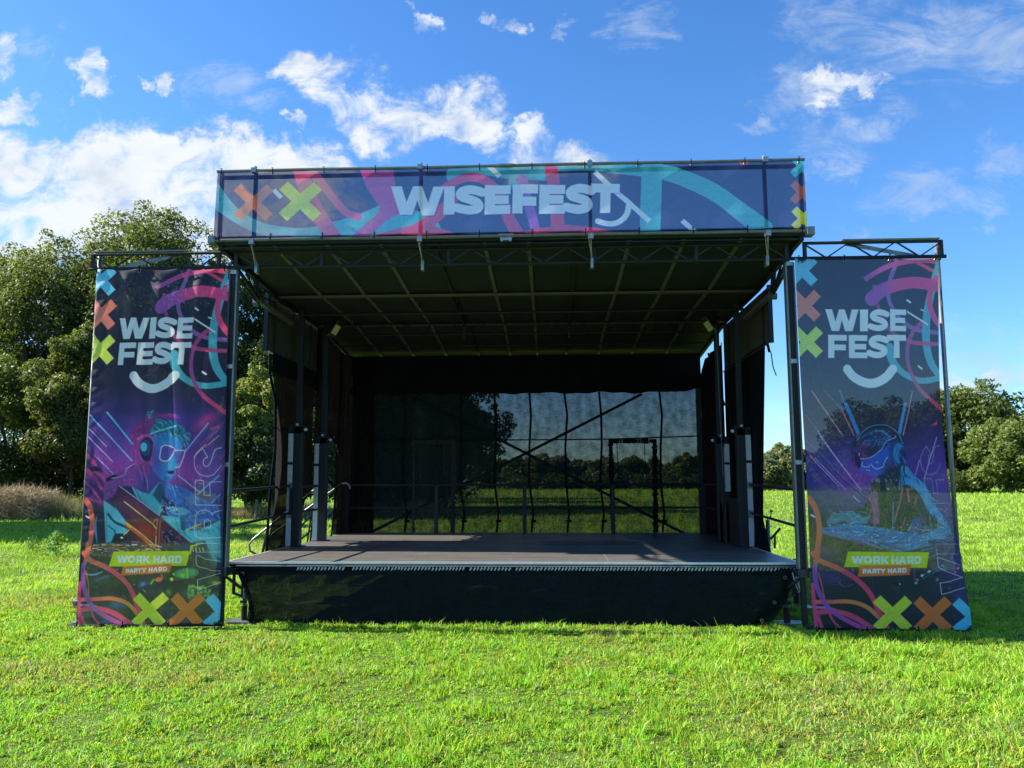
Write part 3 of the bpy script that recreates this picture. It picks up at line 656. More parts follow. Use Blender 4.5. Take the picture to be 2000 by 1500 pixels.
for i in range(n):
    f = lambda t: (-3.3+6.7*t, 5.845, 2.55-0.06*math.sin(t*3.1)*0.4+0.07*max(0, t-0.75)*2)
    b.bar(f(i/n), f((i+1)/n), 0.025, 0.005, up=(0, 1, 0))
b.build('seam_tape', M['zip_tie'], BK)
for k, (xa, xb) in enumerate(((-2.17, -1.37), (1.69, 2.54))):
    b = MB(); rs = random.Random(12+k)
    def rag(p, q, w):
        p = Vector(p); q = Vector(q); n = int((q-p).length/0.05); 
        for i in range(n):
            c0 = p.lerp(q, i/n); c1 = p.lerp(q, (i+1)/n); ww = w*rs.uniform(0.75, 1.2); b.bar(c0+Vector((rs.uniform(-.008, .008), rs.uniform(-.02, 0), 0)), c1, ww, 0.008, up=(0, 1, 0))
    rag((xa, 5.83, 2.5), (xa+0.02, 5.83, 0.74), 0.05 if k == 0 else 0.09); rag((xb, 5.83, 2.5), (xb-0.02, 5.83, 0.74), 0.10); rag((xa-0.04, 5.83, 2.49), (xb+0.04, 5.83, 2.49), 0.09)
    b.tube([(xa+0.12, 5.82, 2.45), (xa+0.14, 5.82, 1.75)], 0.008, 5); b.tube([(xb-0.2, 5.82, 2.45), (xb-0.19, 5.82, 1.85)], 0.008, 5)
    b.build('door_zip', M['frayed'] if k == 0 else M['black_cloth'], BK)
# side drapes
def fd(seed, a=0.016):
    f = wav(seed, a, 2, 4, 7)
    return lambda T, Sv: f(T, Sv)*(0.4+0.6*Sv)
DL = Thing('side_drape', 'black mesh drape hanging below the left roof flap, beside the front mast', 'drape', (-3.56, 2.2, 0.7), 'black side drapes')
sheet([(-3.57, 1.62), (-3.57, 2.48)], lambda t: 0.50, lambda t: 3.60, 40, 30, lambda T, Sv: -0.20*np.sin(Sv*PI)**2*np.exp(-(T/0.18)**2)+fd(1)(T, Sv), 'mesh_sheet', M['black_mesh'], DL)
sheet([(-3.58, 2.48), (-3.57, 3.75)], lambda t: 1.35+0.12*math.sin(t*9), lambda t: 3.60, 50, 24, fd(2), 'mesh_sheet', M['black_mesh'], DL)
sheet([(-3.55, 1.60), (-3.55, 3.9)], lambda t: 3.33-0.02*math.sin(t*8), lambda t: 3.615+0.01*math.sin(t*60), 60, 6, fd(3, 0.012), 'top_band', M['black_cloth'], DL)
MB().tube([(-3.60, 1.60, 3.60), (-3.60, 1.61, 3.3), (-3.52, 1.66, 2.9), (-3.50, 1.66, 2.2), (-3.55, 1.62, 1.4), (-3.57, 1.62, 0.55)], 0.022, 6).build('edge_hem', M['black_cloth'], DL)
MB().tube([(-3.55, 1.62, 2.52), (-3.54, 2.5, 2.50)], 0.01, 6).build('seam_tape', M['zip_tie'], DL)
D2 = Thing('side_drape', 'black mesh drape with a pulled open doorway at the left rear of the stage', 'drape', (-3.5, 4.8, 0.7), 'black side drapes')
sheet([(-3.52, 3.75), (-3.50, 5.32)], lambda t: 2.52-0.25*(2*t-1)**4+0.05*math.sin(t*30), lambda t: 4.42-0.2*t, 60, 16, fd(4), 'mesh_sheet', M['black_mesh'], D2)
sheet([(-3.50, 5.18), (-3.45, 5.86)], lambda t: ZD, lambda t: 4.2, 60, 40, lambda T, Sv: 0.07*np.sin(T*20+Sv*2)*(0.3+Sv*0.7), 'mesh_sheet', M['black_mesh'], D2)
b = MB(); rs = random.Random(5)
for i in range(34):
    t = i/33; y = 3.95+1.2*t; z = 2.52-0.2*(2*t-1)**4; b.bar((-3.50, y, z+rs.uniform(-.02, .06)), (-3.47, y+0.04, z+rs.uniform(-.10, -.02)), 0.03, 0.03)
b.build('torn_hem', M['black_cloth'], D2)
sheet([(-3.40, 5.80), (-3.05, 5.72), (-2.95, 5.86)], lambda t: ZD, lambda t: 4.05, 50, 40, lambda T, Sv: 0.05*np.sin(T*26+Sv*2.5)*(0.4+0.6*np.cos(Sv*3)**2), 'folded_end', M['black_mesh'], D2)
D3 = Thing('side_drape', 'opaque black drape closing the right side of the stage, flared out at its foot', 'drape', (3.56, 3.4, 0.7), 'black side drapes')
sheet([(3.57, 1.50), (3.58, 4.3)], lambda t: 0.55, lambda t: 3.66, 120, 30, lambda T, Sv: fd(6)(T, Sv), 'cloth', M['black_cloth'], D3, lean=(-0.05, 0.42))
sheet([(3.53, 4.05), (3.48, 5.86)], lambda t: 0.55, lambda t: 4.12-0.10*t-0.35*max(0, t-0.85)/0.15, 90, 30, fd(7, 0.04), 'cloth', M['black_cloth'], D3)
MB().add([(3.55, 1.86, 1.15), (3.54, 1.90, 0.45), (3.66, 1.75, 0.45), (3.58, 2.1, 1.15), (3.58, 2.1, 0.45)], [(0, 1, 2), (0, 2, 4, 3)]).build('flared_corner', M['black_cloth'], D3)
MB().tube([(3.60, 1.46, 3.62), (3.64, 1.44, 3.5), (3.66, 1.44, 3.3), (3.70, 1.44, 3.18)], 0.008, 6).tube([(3.60, 1.47, 3.66), (3.62, 1.45, 3.52)], 0.02, 6).build('loose_cord', M['zip_tie'], D3)
# ------------------------------------------------------------------ printed banners: the artwork is a colour per mesh vertex
def homog(src, dst):
    A = []; B = []
    for (x, y), (u, v) in zip(src, dst):
        A += [[x, y, 1, 0, 0, 0, -u*x, -u*y], [0, 0, 0, x, y, 1, -v*x, -v*y]]; B += [u, v]
    return np.r_[np.linalg.solve(np.array(A, float), np.array(B, float)), 1].reshape(3, 3)
def catmull(P, n=10):
    P = [np.array(p, float) for p in P]
    if len(P) < 3: return np.array(P)
    Q = [2*P[0]-P[1]]+P+[2*P[-1]-P[-2]]; out = []
    for i in range(1, len(Q)-2):
        for k in range(n):
            t = k/n; a, b_, c, d = Q[i-1:i+3]
            out.append(0.5*((2*b_)+(-a+c)*t+(2*a-5*b_+4*c-d)*t*t+(-a+3*b_-3*c+d)*t**3))
    out.append(P[-1]); return np.array(out)
class Art:
    def __init__(s, nx, ny, quad):
        s.nx, s.ny = nx, ny; u, v = np.meshgrid(np.linspace(0, 1, nx), np.linspace(0, 1, ny)); s.u, s.v = u, v
        s.lift = 0.80; s.img = np.zeros((ny, nx, 3)); s.space(quad); s.view(0, 0, 1); s.rnd = random.Random(7)
    def space(s, quad):
        Hm = homog([(0, 0), (1, 0), (1, 1), (0, 1)], quad)
        w = Hm[2, 0]*s.u+Hm[2, 1]*s.v+Hm[2, 2]; s.px = (Hm[0, 0]*s.u+Hm[0, 1]*s.v+Hm[0, 2])/w; s.py = (Hm[1, 0]*s.u+Hm[1, 1]*s.v+Hm[1, 2])/w
    def view(s, ox, oy, k):
        s.X = (s.px-ox)*k; s.Y = (s.py-oy)*k; s.k = k; s.aa = 0.6*k*abs(s.px[0, -1]-s.px[0, 0])/s.nx
    def _sel(s, x0, y0, x1, y1):
        mk = (s.X > x0) & (s.X < x1) & (s.Y > y0) & (s.Y < y1)
        if not mk.any(): return None
        r = np.where(mk.any(1))[0]; c = np.where(mk.any(0))[0]; return slice(r[0], r[-1]+1), slice(c[0], c[-1]+1)
    def _put(s, sl, a, colr):
        c = np.array(colr, float)/255 if not callable(colr) else colr(s.X[sl], s.Y[sl])/255
        s.img[sl] = s.img[sl]*(1-a[..., None]) + c*a[..., None]
    def poly(s, P, colr, a=1.0, soft=0):
        P = np.array(P, float); pad = soft*2+s.aa*2; sl = s._sel(P[:, 0].min()-pad, P[:, 1].min()-pad, P[:, 0].max()+pad, P[:, 1].max()+pad)
        if sl is None: return
        X, Y = s.X[sl], s.Y[sl]; ins = np.zeros(X.shape, bool); D = np.full(X.shape, 1e9)
        for (x0, y0), (x1, y1) in zip(P, np.roll(P, -1, 0)):
            if y0 != y1: ins ^= ((y0 > Y) != (y1 > Y)) & (X < (x1-x0)*(Y-y0)/(y1-y0)+x0)
            dx, dy = x1-x0, y1-y0; l2 = dx*dx+dy*dy+1e-9; t = np.clip(((X-x0)*dx+(Y-y0)*dy)/l2, 0, 1)
            D = np.minimum(D, np.hypot(X-x0-t*dx, Y-y0-t*dy))
        sd = np.where(ins, -D, D); w = s.aa+soft
        s._put(sl, np.clip(0.5-sd/(2*w), 0, 1)*a, colr)
    def line(s, P, w, colr, a=1.0, smooth=True, flat=True, soft=0, closed=False):
        P = catmull(list(P)+([P[0]] if closed else []), 8) if smooth and len(P) > 2 else np.array(list(P)+([P[0]] if closed else []), float)
        ws = np.interp(np.linspace(0, 1, len(P)), np.linspace(0, 1, len(w)), w) if isinstance(w, (list, tuple)) else np.full(len(P), float(w))
        pad = ws.max()/2+soft*2+s.aa*2; sl = s._sel(P[:, 0].min()-pad, P[:, 1].min()-pad, P[:, 0].max()+pad, P[:, 1].max()+pad)
        if sl is None: return
        X, Y = s.X[sl], s.Y[sl]; SD = np.full(X.shape, 1e9); n = len(P)-1
        for i in range(n):
            x0, y0 = P[i]; x1, y1 = P[i+1]; dx, dy = x1-x0, y1-y0; l2 = dx*dx+dy*dy+1e-9
            tt = ((X-x0)*dx+(Y-y0)*dy)/l2; t = np.clip(tt, 0, 1); d = np.hypot(X-x0-t*dx, Y-y0-t*dy)-(ws[i]+(ws[i+1]-ws[i])*t)/2
            if flat and not closed:
                l = math.sqrt(l2)
                if i == 0: d = np.maximum(d, -tt*l)
                if i == n-1: d = np.maximum(d, (tt-1)*l)
            SD = np.minimum(SD, d)
        s._put(sl, np.clip(0.5-SD/(2*(s.aa+soft)), 0, 1)*a, colr)
    def ell(s, cx, cy, rx, ry, colr, a=1.0, rot=0.0, soft=0.08):
        R = max(rx, ry)*1.6; sl = s._sel(cx-R, cy-R, cx+R, cy+R)
        if sl is None: return
        X, Y = s.X[sl]-cx, s.Y[sl]-cy; c, n = math.cos(rot), math.sin(rot); d = np.hypot((X*c+Y*n)/rx, (-X*n+Y*c)/ry)
        s._put(sl, np.clip((1-d)/soft+0.5, 0, 1)*a, colr)
    def glow(s, cx, cy, rx, ry, colr, a=1.0, rot=0.0):
        R = max(rx, ry)*2.4; sl = s._sel(cx-R, cy-R, cx+R, cy+R)
        if sl is None: return
        X, Y = s.X[sl]-cx, s.Y[sl]-cy; c, n = math.cos(rot), math.sin(rot); d2 = ((X*c+Y*n)/rx)**2+((-X*n+Y*c)/ry)**2
        s._put(sl, np.exp(-d2)*a, colr)
    def cross(s, cx, cy, r, w, colr, a=1.0):
        for sx in (1, -1): s.line([(cx-r*0.7071*sx, cy-r*0.7071), (cx+r*0.7071*sx, cy+r*0.7071)], w, colr, a, False)
    def strokes(s, n, box, ln, ang, w, cols, a=0.8, jit=0.5, inside=None):
        for _ in range(n):
            x = s.rnd.uniform(box[0], box[2]); y = s.rnd.uniform(box[1], box[3])
            if inside is not None and not pip(x, y, inside): continue
            t = ang+s.rnd.uniform(-jit, jit); l = ln*s.rnd.uniform(0.4, 1.2); dx, dy = math.cos(t)*l, math.sin(t)*l
            s.line([(x, y), (x+dx*0.5+s.rnd.uniform(-.15, .15)*l, y+dy*0.5), (x+dx, y+dy)], w*s.rnd.uniform(0.5, 1.2), s.rnd.choice(cols), a*s.rnd.uniform(0.5, 1))
    def glyph(s, ch, x, y, w, h, colr, t=0.26, a=1.0, shear=0.0, slope=0.0):
        """letter in the box (x, y, w, h); t stroke weight as a share of the height"""
        W = w/h; q = lambda px, py: (x+px*h-shear*(py-1)*h, y+py*h+slope*px*h)
        Pg = lambda pts: s.poly([q(*p) for p in pts], colr, a); Rc = lambda x0, y0, x1, y1: Pg([(x0, y0), (x1, y0), (x1, y1), (x0, y1)])
        St = lambda pts, cl=False: s.line([q(*p) for p in pts], t*h, colr, a, True, True, 0, cl)
        th = t*0.92
        if ch == 'I': Rc(0, 0, W, 1)
        elif ch in 'EF':
            Rc(0, 0, t, 1); Rc(t-.01, 0, W, th)
            if ch == 'E': Rc(t-.01, .5-th*.48, W*.94, .5+th*.48); Rc(t-.01, 1-th, W, 1)
            else: Rc(t-.01, .42, W*.94, .42+th)
        elif ch == 'T': Rc(0, 0, W, th); Rc(W/2-t/2, th-.01, W/2+t/2, 1)
        elif ch == 'W': Pg([(px*W, py) for px, py in [(0,0),(.205,0),(.30,.56),(.416,0),(.584,0),(.70,.56),(.795,0),(1,0),(.815,1),(.59,1),(.5,.49),(.41,1),(.185,1)]])
        elif ch == 'S': k = t/2; St([(.955*W, .24), (.75*W, k+.035), (.50*W, k), (.27*W, k+.05), (k+.02, .29), (.27*W, .41), (.52*W, .49), (.76*W, .58), (W-k-.01, .71), (.74*W, .95-k), (.50*W, 1-k), (.24*W, .965-k), (.03*W, .76)])
        elif ch == 'O': St([(W/2+math.cos(a_)*(W/2-t/2), .5+math.sin(a_)*(.5-t/2)) for a_ in np.linspace(0, 2*PI, 17)[:-1]], True)
        elif ch in 'RP':
            k = t/2; Rc(0, 0, t, 1); St([(t*.8, k), (W*.55, k), (W*.85-k*.3, .17), (W*.93-k, .34), (W*.85-k*.3, .52), (W*.55, .68-k*.2), (t*.8, .68-k*.2)])
            if ch == 'R': Pg([(W*.40, .6), (W*.72, .55), (W, 1), (W*.70, 1)])
        elif ch == 'D': k = t/2; Rc(0, 0, t, 1); St([(t*.8, k), (W*.5, k), (W*.84-k*.3, .2), (W-k, .5), (W*.84-k*.3, .8), (W*.5, 1-k), (t*.8, 1-k)])
        elif ch == 'H': Rc(0, 0, t, 1); Rc(W-t, 0, W, 1); Rc(t-.01, .5-th/2, W-t+.01, .5+th/2)
        elif ch == 'K': Rc(0, 0, t, 1); Pg([(t-.02, .72), (t-.02, .42), (W*.68, 0), (W, 0), (W*.62, .45), (W, 1), (W*.70, 1), (W*.44, .62)])
        elif ch == 'A': Pg([(.36*W, 0), (.64*W, 0), (W, 1), (.73*W, 1), (.66*W, .80), (.34*W, .80), (.27*W, 1), (0, 1), (.36*W, 0), (.5*W, .32), (.41*W, .58), (.59*W, .58), (.5*W, .32)])
        elif ch == 'Y': Pg([(0, 0), (.30*W, 0), (.5*W, .36), (.70*W, 0), (W, 0), (.5*W+t/2, .62), (.5*W+t/2, 1), (.5*W-t/2, 1), (.5*W-t/2, .62)])
    def final(s, gain, floor=0.0):
        c = np.clip(s.img, 0, 1)**s.lift; g = c.mean(-1, keepdims=True); c = np.clip(g+(c-g)*1.12, 0, 1); lin = np.where(c <= 0.04045, c/12.92, ((c+0.055)/1.055)**2.4)
        return np.clip(lin*np.array(gain)+floor, 0.002, 0.94)
def pip(x, y, P):
    r = False
    for (x0, y0), (x1, y1) in zip(P, P[1:]+P[:1]):
        if (y0 > y) != (y1 > y) and x < (x1-x0)*(y-y0)/(y1-y0)+x0: r = not r
    return r
WHITE = (226, 234, 255)
QR = [(1549, 507), (1829, 507), (1893, 1229), (1582, 1227)]
QL = [(192, 524), (450, 526), (435, 1217), (150, 1226)]

def neon_base(A):
    A.img[:] = np.array([24, 27, 42])/255
    v = A.v
def swirls_top(A):                      # the shared graphic of both tall banners, upper half
    A.view(1480, 460, 1500/420)
    grad = lambda c0, c1, x0, x1: (lambda X, Y: np.array(c0)*(1-np.clip((X-x0)/(x1-x0), 0, 1))[..., None]+np.array(c1)*np.clip((X-x0)/(x1-x0), 0, 1)[..., None])
    A.line([(962, 140), (945, 230), (915, 310), (900, 400), (915, 470), (970, 555), (1060, 620), (1150, 650), (1260, 662), (1345, 668)], 29, (132, 86, 158), .9)
    A.line([(820, 470), (850, 555), (900, 640), (970, 690)], 24, (150, 60, 105), .8)
    A.line([(733, 308), (850, 240), (980, 196), (1120, 176), (1250, 190), (1340, 205)], 34, grad((150, 62, 140), (205, 62, 98), 800, 1150), .95)
    A.line([(1020, 140), (1110, 195), (1230, 260), (1340, 325)], 22, (205, 60, 90), .95)
    A.line([(1260, 180), (1225, 330), (1196, 480), (1186, 620), (1200, 760), (1235, 860), (1290, 930), (1345, 985)], [46, 54, 58, 60, 60, 56, 50, 46], (72, 158, 178), .95)
    A.line([(905, 752), (925, 850), (990, 925), (1075, 970), (1165, 988), (1280, 976), (1350, 955)], [60, 54, 44, 42, 42, 42], (68, 160, 178), .95)
    A.line([(1160, 590), (1090, 655), (1048, 750), (1045, 860), (1090, 975), (1160, 1060), (1275, 1140), (1350, 1190)], 30, grad((150, 62, 132), (205, 60, 100), 1040, 1250), .92)
    A.line([(1020, 705), (1100, 730), (1270, 740), (1345, 736)], 27, (185, 62, 112), .9)
    A.line([(1250, 290), (1205, 380), (1205, 480), (1250, 570), (1320, 640)], [46, 40, 40, 40], (208, 62, 112), .95)
    A.line([(775, 445), (850, 385), (960, 345), (1090, 328), (1240, 350), (1340, 372)], [96, 88, 80, 78, 74], grad((140, 68, 152), (208, 62, 118), 860, 960), .97)
    A.line([(800, 345), (805, 400)], 30, (150, 62, 132), .9)
    A.poly([(1225, 1300), (1300, 1262), (1300, 1290)], (190, 60, 100), .9)
    for p, q, w in (((1036, 442), (1068, 463), 12), ((1040, 520), (1200, 610), 11), ((1130, 886), (1167, 908), 13), ((1140, 508), (1165, 516), 8)): A.line([p, q], w, (225, 228, 240), 1, False)
    for (cx, cy), c in (((298, 248), (84, 176, 216)), ((318, 484), (222, 108, 92)), ((332, 728), (178, 208, 76))): A.cross(cx, cy, 118, 66, c)
    for ch, x, w in (('W', 455, 238), ('I', 703, 55), ('S', 768, 130), ('E', 912, 122)): A.glyph(ch, x, 508, w, 146, WHITE, .27)
    for ch, x, w in (('F', 474, 134), ('E', 622, 132), ('S', 760, 134), ('T', 888, 144)): A.glyph(ch, x, 680, w, 156, WHITE, .27)
    A.line([(602, 905), (655, 965), (740, 1003), (815, 1002), (885, 965), (937, 903)], 62, WHITE)
def swirls_low(A, pale=1.0):
    A.view(1560, 1040, 2000/340)
    def gy(c0, c1, y0, y1): return lambda X, Y: np.array(c0)*(1-np.clip((Y-y0)/(y1-y0), 0, 1))[..., None]+np.array(c1)*np.clip((Y-y0)/(y1-y0), 0, 1)[..., None]
    def gx(c0, c1, x0, x1): return lambda X, Y: np.array(c0)*(1-np.clip((X-x0)/(x1-x0), 0, 1))[..., None]+np.array(c1)*np.clip((X-x0)/(x1-x0), 0, 1)[..., None]
    A.line([(160, 850), (320, 862), (480, 930), (640, 1005), (790, 1090)], 30, (176, 100, 176), .95)
    A.line([(165, 915), (350, 900), (500, 925), (650, 990), (830, 1110)], 60, (212, 62, 98), .96)
    A.line([(135, 785), (330, 782), (520, 775), (680, 808), (790, 870), (895, 975)], 50, gx((220, 84, 84), (214, 116, 68), 330, 500), .96)
    A.line([(185, 430), (228, 590), (262, 765)], 13, (208, 88, 84), .9); A.line([(315, 930), (370, 1030), (460, 1120)], 26, (212, 62, 98), .95)
    A.line([(180, 950), (235, 1120)], 38, (214, 66, 104), .95)
    A.line([(115, 560), (145, 850), (165, 1120)], 46, (214, 64, 112), .95)
    A.line([(155, 305), (148, 400), (160, 560), (210, 700), (310, 860), (450, 970), (620, 1062), (770, 1115)], 54, gx((122, 66, 152), (190, 66, 146), 300, 600), .95)
    A.line([(115, 195), (200, 290), (400, 375), (600, 490), (735, 610), (825, 745), (890, 900), (945, 1000), (990, 1120)], 58, gx((212, 92, 78), (206, 56, 88), 250, 550), .96)
    A.view(1480, 840, 1500/420)
    A.line([(325, 440), (375, 510), (402, 620), (402, 720), (388, 850), (384, 900)], 38, (206, 88, 74), .96); A.line([(345, 565), (375, 582)], 11, (225, 228, 240), 1, False)
    A.view(1560, 1040, 2000/340)
    for (cx, cy), c in (((1046, 925), (184, 204, 58)), ((1512, 932), (222, 98, 50)), ((1962, 945), (72, 180, 218))): A.cross(cx, cy, 258, 122, c)
def slogans(A):
    A.view(1560, 1040, 2000/340)
    A.poly([(535, 185), (1485, 188), (1453, 373), (488, 367)], (160, 186, 34)); A.poly([(668, 346), (1266, 333), (1250, 453), (648, 482)], (214, 92, 44))
    for ch, x, w in (('W', 576, 142), ('O', 716, 98), ('R', 826, 82), ('K', 914, 86), ('H', 1032, 78), ('A', 1112, 98), ('R', 1222, 80), ('D', 1310, 80)): A.glyph(ch, x, 234, w, 92, (228, 244, 246), .25)
    for i, (ch, x, w) in enumerate((('P', 706, 44), ('A', 750, 60), ('R', 816, 46), ('T', 858, 48), ('Y', 902, 58), ('H', 988, 46), ('A', 1036, 60), ('R', 1104, 46), ('D', 1158, 50))):
        A.glyph(ch, x, 392-(x-706)*0.040, w, 55, (236, 240, 252), .26, 1, 0.04, -0.03)
def vibes(A, dx=0):
    A.view(1560, 1040, 2000/340); c = (206, 204, 232); w = 7
    A.line([(1900, 600), (1770, 636), (1735, 652), (1622, 685), (1605, 550), (1730, 527), (1760, 512), (1880, 478)], w, c, .95, False, False)
    A.line([(1880, 480), (1700, 415), (1590, 365), (1580, 243), (1850, 332)], w, c, .95, False, False)
    A.line([(1840, 88), (1562, 88), (1577, 205), (1850, 205)], w, c, .62, False, False)
    A.view(1560, 760, 1500/320); w = 5
    A.line([(1450, 1320), (1232, 1325), (1208, 1250), (1194, 1130), (1214, 1072), (1270, 1050), (1330, 1060), (1356, 1088), (1372, 1062), (1410, 1044)], w, c, .62, True, False)
    A.line([(1275, 1228), (1335, 1228), (1330, 1160), (1300, 1143), (1272, 1160)], w, c, .62, False, False, 0, True)
    A.line([(1400, 1002), (1168, 1010), (1145, 780), (1225, 780), (1240, 916), (1290, 914), (1274, 790), (1380, 788)], w, c, .62, False, False)
    A.line([(1350, 474), (1290, 490), (1262, 560), (1242, 625), (1218, 645), (1200, 620), (1203, 575), (1232, 552)], w, c, .62, True, False)
    A.line([(1232, 552), (1180, 480), (1140, 525)], w, c, .62, False, False)
    A.line([(1140, 525), (1113, 600), (1122, 670), (1165, 725), (1230, 740), (1300, 708), (1345, 640)], w, c, .62, True, False)

def art_right(A):
    A.space(QR); neon_base(A); A.view(1560, 760, 1500/320)
    A.glow(700, 760, 800, 330, (62, 52, 150), .85); A.glow(250, 700, 420, 260, (46, 44, 128), .7); A.glow(1250, 800, 330, 420, (74, 48, 138), .8); A.glow(500, 850, 260, 200, (104, 48, 140), .8)
    A.glow(640, 700, 200, 140, (122, 52, 150), .7); A.glow(1340, 1000, 160, 500, (84, 54, 150), .6); A.glow(300, 1010, 420, 120, (66, 72, 104), .6); A.glow(700, -200, 900, 260, (26, 34, 52), .6)
    for P, w, c in (([(100, -20), (380, 390)], 9, (222, 150, 150)), ([(370, 158), (480, 390)], 9, (222, 120, 130)), ([(350, -20), (425, 170)], 10, (70, 120, 190)), ([(400, 90), (535, 405)], 34, (44, 122, 208)),
                    ([(966, 90), (906, 390)], 28, (58, 140, 220)), ([(1042, -20), (945, 385)], 9, (222, 150, 160)), ([(150, 340), (300, 555)], 7, (200, 190, 235)), ([(175, 395), (545, 888)], 8, (196, 150, 225)), ([(300, 555), (450, 765)], 5, (220, 190, 240)),
                    ([(75, 575), (355, 858)], 7, (206, 160, 220)), ([(120, 590), (410, 885)], 7, (206, 160, 220)), ([(30, 500), (110, 600)], 12, (170, 60, 130)), ([(475, 940), (535, 1000)], 7, (220, 200, 240)), ([(1102, 605), (1058, 750)], 9, (210, 130, 190)),
                    ([(1320, 395), (1215, 600), (1145, 780)], 9, (210, 160, 210)), ([(210, -20), (390, 170)], 5, (110, 120, 160)), ([(40, 200), (160, 350)], 4, (120, 130, 190))):
        A.line(P, w, c, .9, False, True, 1)
    A.line([(30, 440), (190, 580), (400, 800), (600, 972)], 10, (24, 30, 92), 1, True); A.line([(40, 438), (196, 575), (406, 792), (600, 965)], 3, (120, 160, 220), .8, True)
    jk = [(620, 900), (650, 830), (700, 780), (840, 800), (930, 650), (1010, 690), (1070, 780), (1140, 850), (1200, 960), (1262, 1080), (1340, 1160), (1400, 1240), (1260, 1290), (1110, 1310), (700, 1260), (660, 1180), (560, 1190), (450, 1190), (380, 1120), (460, 1080), (560, 1060), (600, 990)]
    A.poly(jk, (28, 38, 48), .93, 4); A.glow(1180, 1000, 100, 200, (30, 60, 100), .5)
    A.poly([(640, 905), (690, 870), (712, 1200), (660, 1200), (640, 1040), (605, 950)], (150, 84, 128), .85, 5)
    sl = [(895, 660), (985, 668), (1050, 750), (1140, 820), (1205, 920), (1270, 1050), (1350, 1140), (1395, 1230), (1330, 1220), (1250, 1160), (1170, 1060), (1105, 930), (1040, 850), (950, 830), (905, 880), (912, 760)]
    A.poly(sl, (52, 132, 196), .95, 3); A.strokes(90, (890, 660, 1400, 1240), 70, 1.0, 12, [(70, 156, 206), (24, 50, 96), (52, 124, 184), (18, 34, 70)], .85, .6, sl)
    A.strokes(70, (610, 850, 730, 1200), 60, 1.3, 7, [(190, 110, 150), (70, 40, 80), (200, 120, 150)], .7, .5)
    for P, w in (([(940, 850), (925, 960), (880, 1100), (850, 1190)], 15), ([(985, 870), (1005, 1000)], 20), ([(1075, 930), (1060, 1010)], 10), ([(970, 1130), (920, 1250)], 12), ([(1040, 990), (1150, 1190)], 6)): A.line(P, w, (196, 92, 112), .8, True, True, 2)
    A.line([(870, 850), (800, 980), (765, 1110), (772, 1220)], 5, (90, 110, 130), .8); A.line([(848, 995), (835, 1250)], 9, (86, 150, 180), .9); A.line([(1040, 1170), (990, 1265)], 8, (190, 220, 235), .9)
    A.poly([(1030, 1170), (1090, 1120), (1130, 1180), (1080, 1290), (1000, 1280)], (52, 74, 150), .8, 4); A.poly([(1150, 1200), (1190, 1250), (1100, 1290)], (130, 84, 130), .8, 4)
    A.poly([(700, 900), (860, 860), (800, 1000), (770, 1200), (720, 1210)], (34, 52, 44), .8, 6)
    A.poly([(630, 830), (690, 790), (770, 870), (690, 905)], (26, 38, 44), 1, 3); A.line([(770, 830), (850, 825)], 4, (120, 120, 120), .6); A.ell(800, 875, 8, 12, (160, 170, 180))
    # head
    A.poly([(690, 760), (830, 680), (930, 640), (920, 780), (860, 860), (760, 850)], (30, 40, 56), 1, 4)
    A.poly([(525, 600), (620, 590), (720, 530), (800, 470), (835, 560), (815, 680), (760, 730), (690, 760), (640, 745), (560, 715), (500, 660)], (44, 76, 178), 1, 4)
    A.glow(620, 690, 60, 60, (90, 70, 180), .6); A.glow(800, 700, 50, 80, (26, 40, 66), .9)
    A.poly([(515, 545), (525, 470), (560, 410), (640, 360), (720, 350), (790, 385), (830, 440), (800, 480), (740, 515), (660, 565), (590, 590), (535, 592)], (28, 30, 66), 1, 4)
    A.strokes(150, (540, 360, 820, 500), 55, -0.7, 6, [(52, 96, 176), (70, 130, 200), (24, 36, 90), (40, 70, 150)], .9, .7)
    A.strokes(40, (520, 430, 600, 590), 60, 1.3, 8, [(130, 50, 120), (90, 36, 100)], .8, .3)
    A.line([(528, 545), (532, 598), (640, 584), (740, 512), (790, 440), (870, 405), (880, 380)], 6, (150, 190, 235), .95)
    A.line([(480, 610), (470, 520), (500, 440), (570, 355), (680, 303), (800, 305), (890, 370), (940, 460)], 34, (22, 26, 54), 1); A.line([(505, 440), (570, 345), (680, 295), (800, 297), (895, 362), (947, 465)], 6, (90, 170, 190), .9)
    A.line([(680, 343), (760, 350), (830, 405)], 14, (60, 130, 170), .9); A.line([(480, 500), (475, 590)], 6, (120, 60, 140), .9)
    A.ell(500, 610, 36, 80, (30, 24, 72), 1, -.3); A.line([(470, 560), (490, 650), (530, 710)], 6, (120, 50, 130), .9)
    A.ell(892, 548, 74, 112, (26, 60, 118)); A.ell(905, 548, 52, 92, (40, 110, 168)); A.ell(940, 570, 30, 80, (22, 34, 80)); A.strokes(30, (850, 450, 950, 640), 50, 1.4, 6, [(70, 160, 210), (90, 60, 150), (20, 40, 90)], .9, .3)
    A.line([(960, 650), (930, 760), (905, 900), (800, 1000)], 8, (34, 50, 72), 1)
    for P in ([(556, 630), (550, 655), (565, 672), (612, 672), (624, 655)], [(635, 645), (655, 672), (690, 692), (730, 682), (766, 664)], [(800, 580), (775, 618), (758, 655)], [(592, 700), (628, 708)], [(680, 636), (710, 626)]): A.line(P, 6, (196, 210, 245), .95)
    # arms, hands
    A.poly([(640, 1120), (560, 1130), (470, 1085), (390, 1100), (280, 1120), (225, 1165), (235, 1225), (265, 1228), (270, 1190), (310, 1200), (370, 1170), (470, 1200), (600, 1200)], (56, 104, 130), .95, 3)
    A.strokes(40, (240, 1080, 560, 1200), 70, 0.1, 8, [(80, 150, 190), (40, 80, 110), (120, 170, 200)], .8, .5)
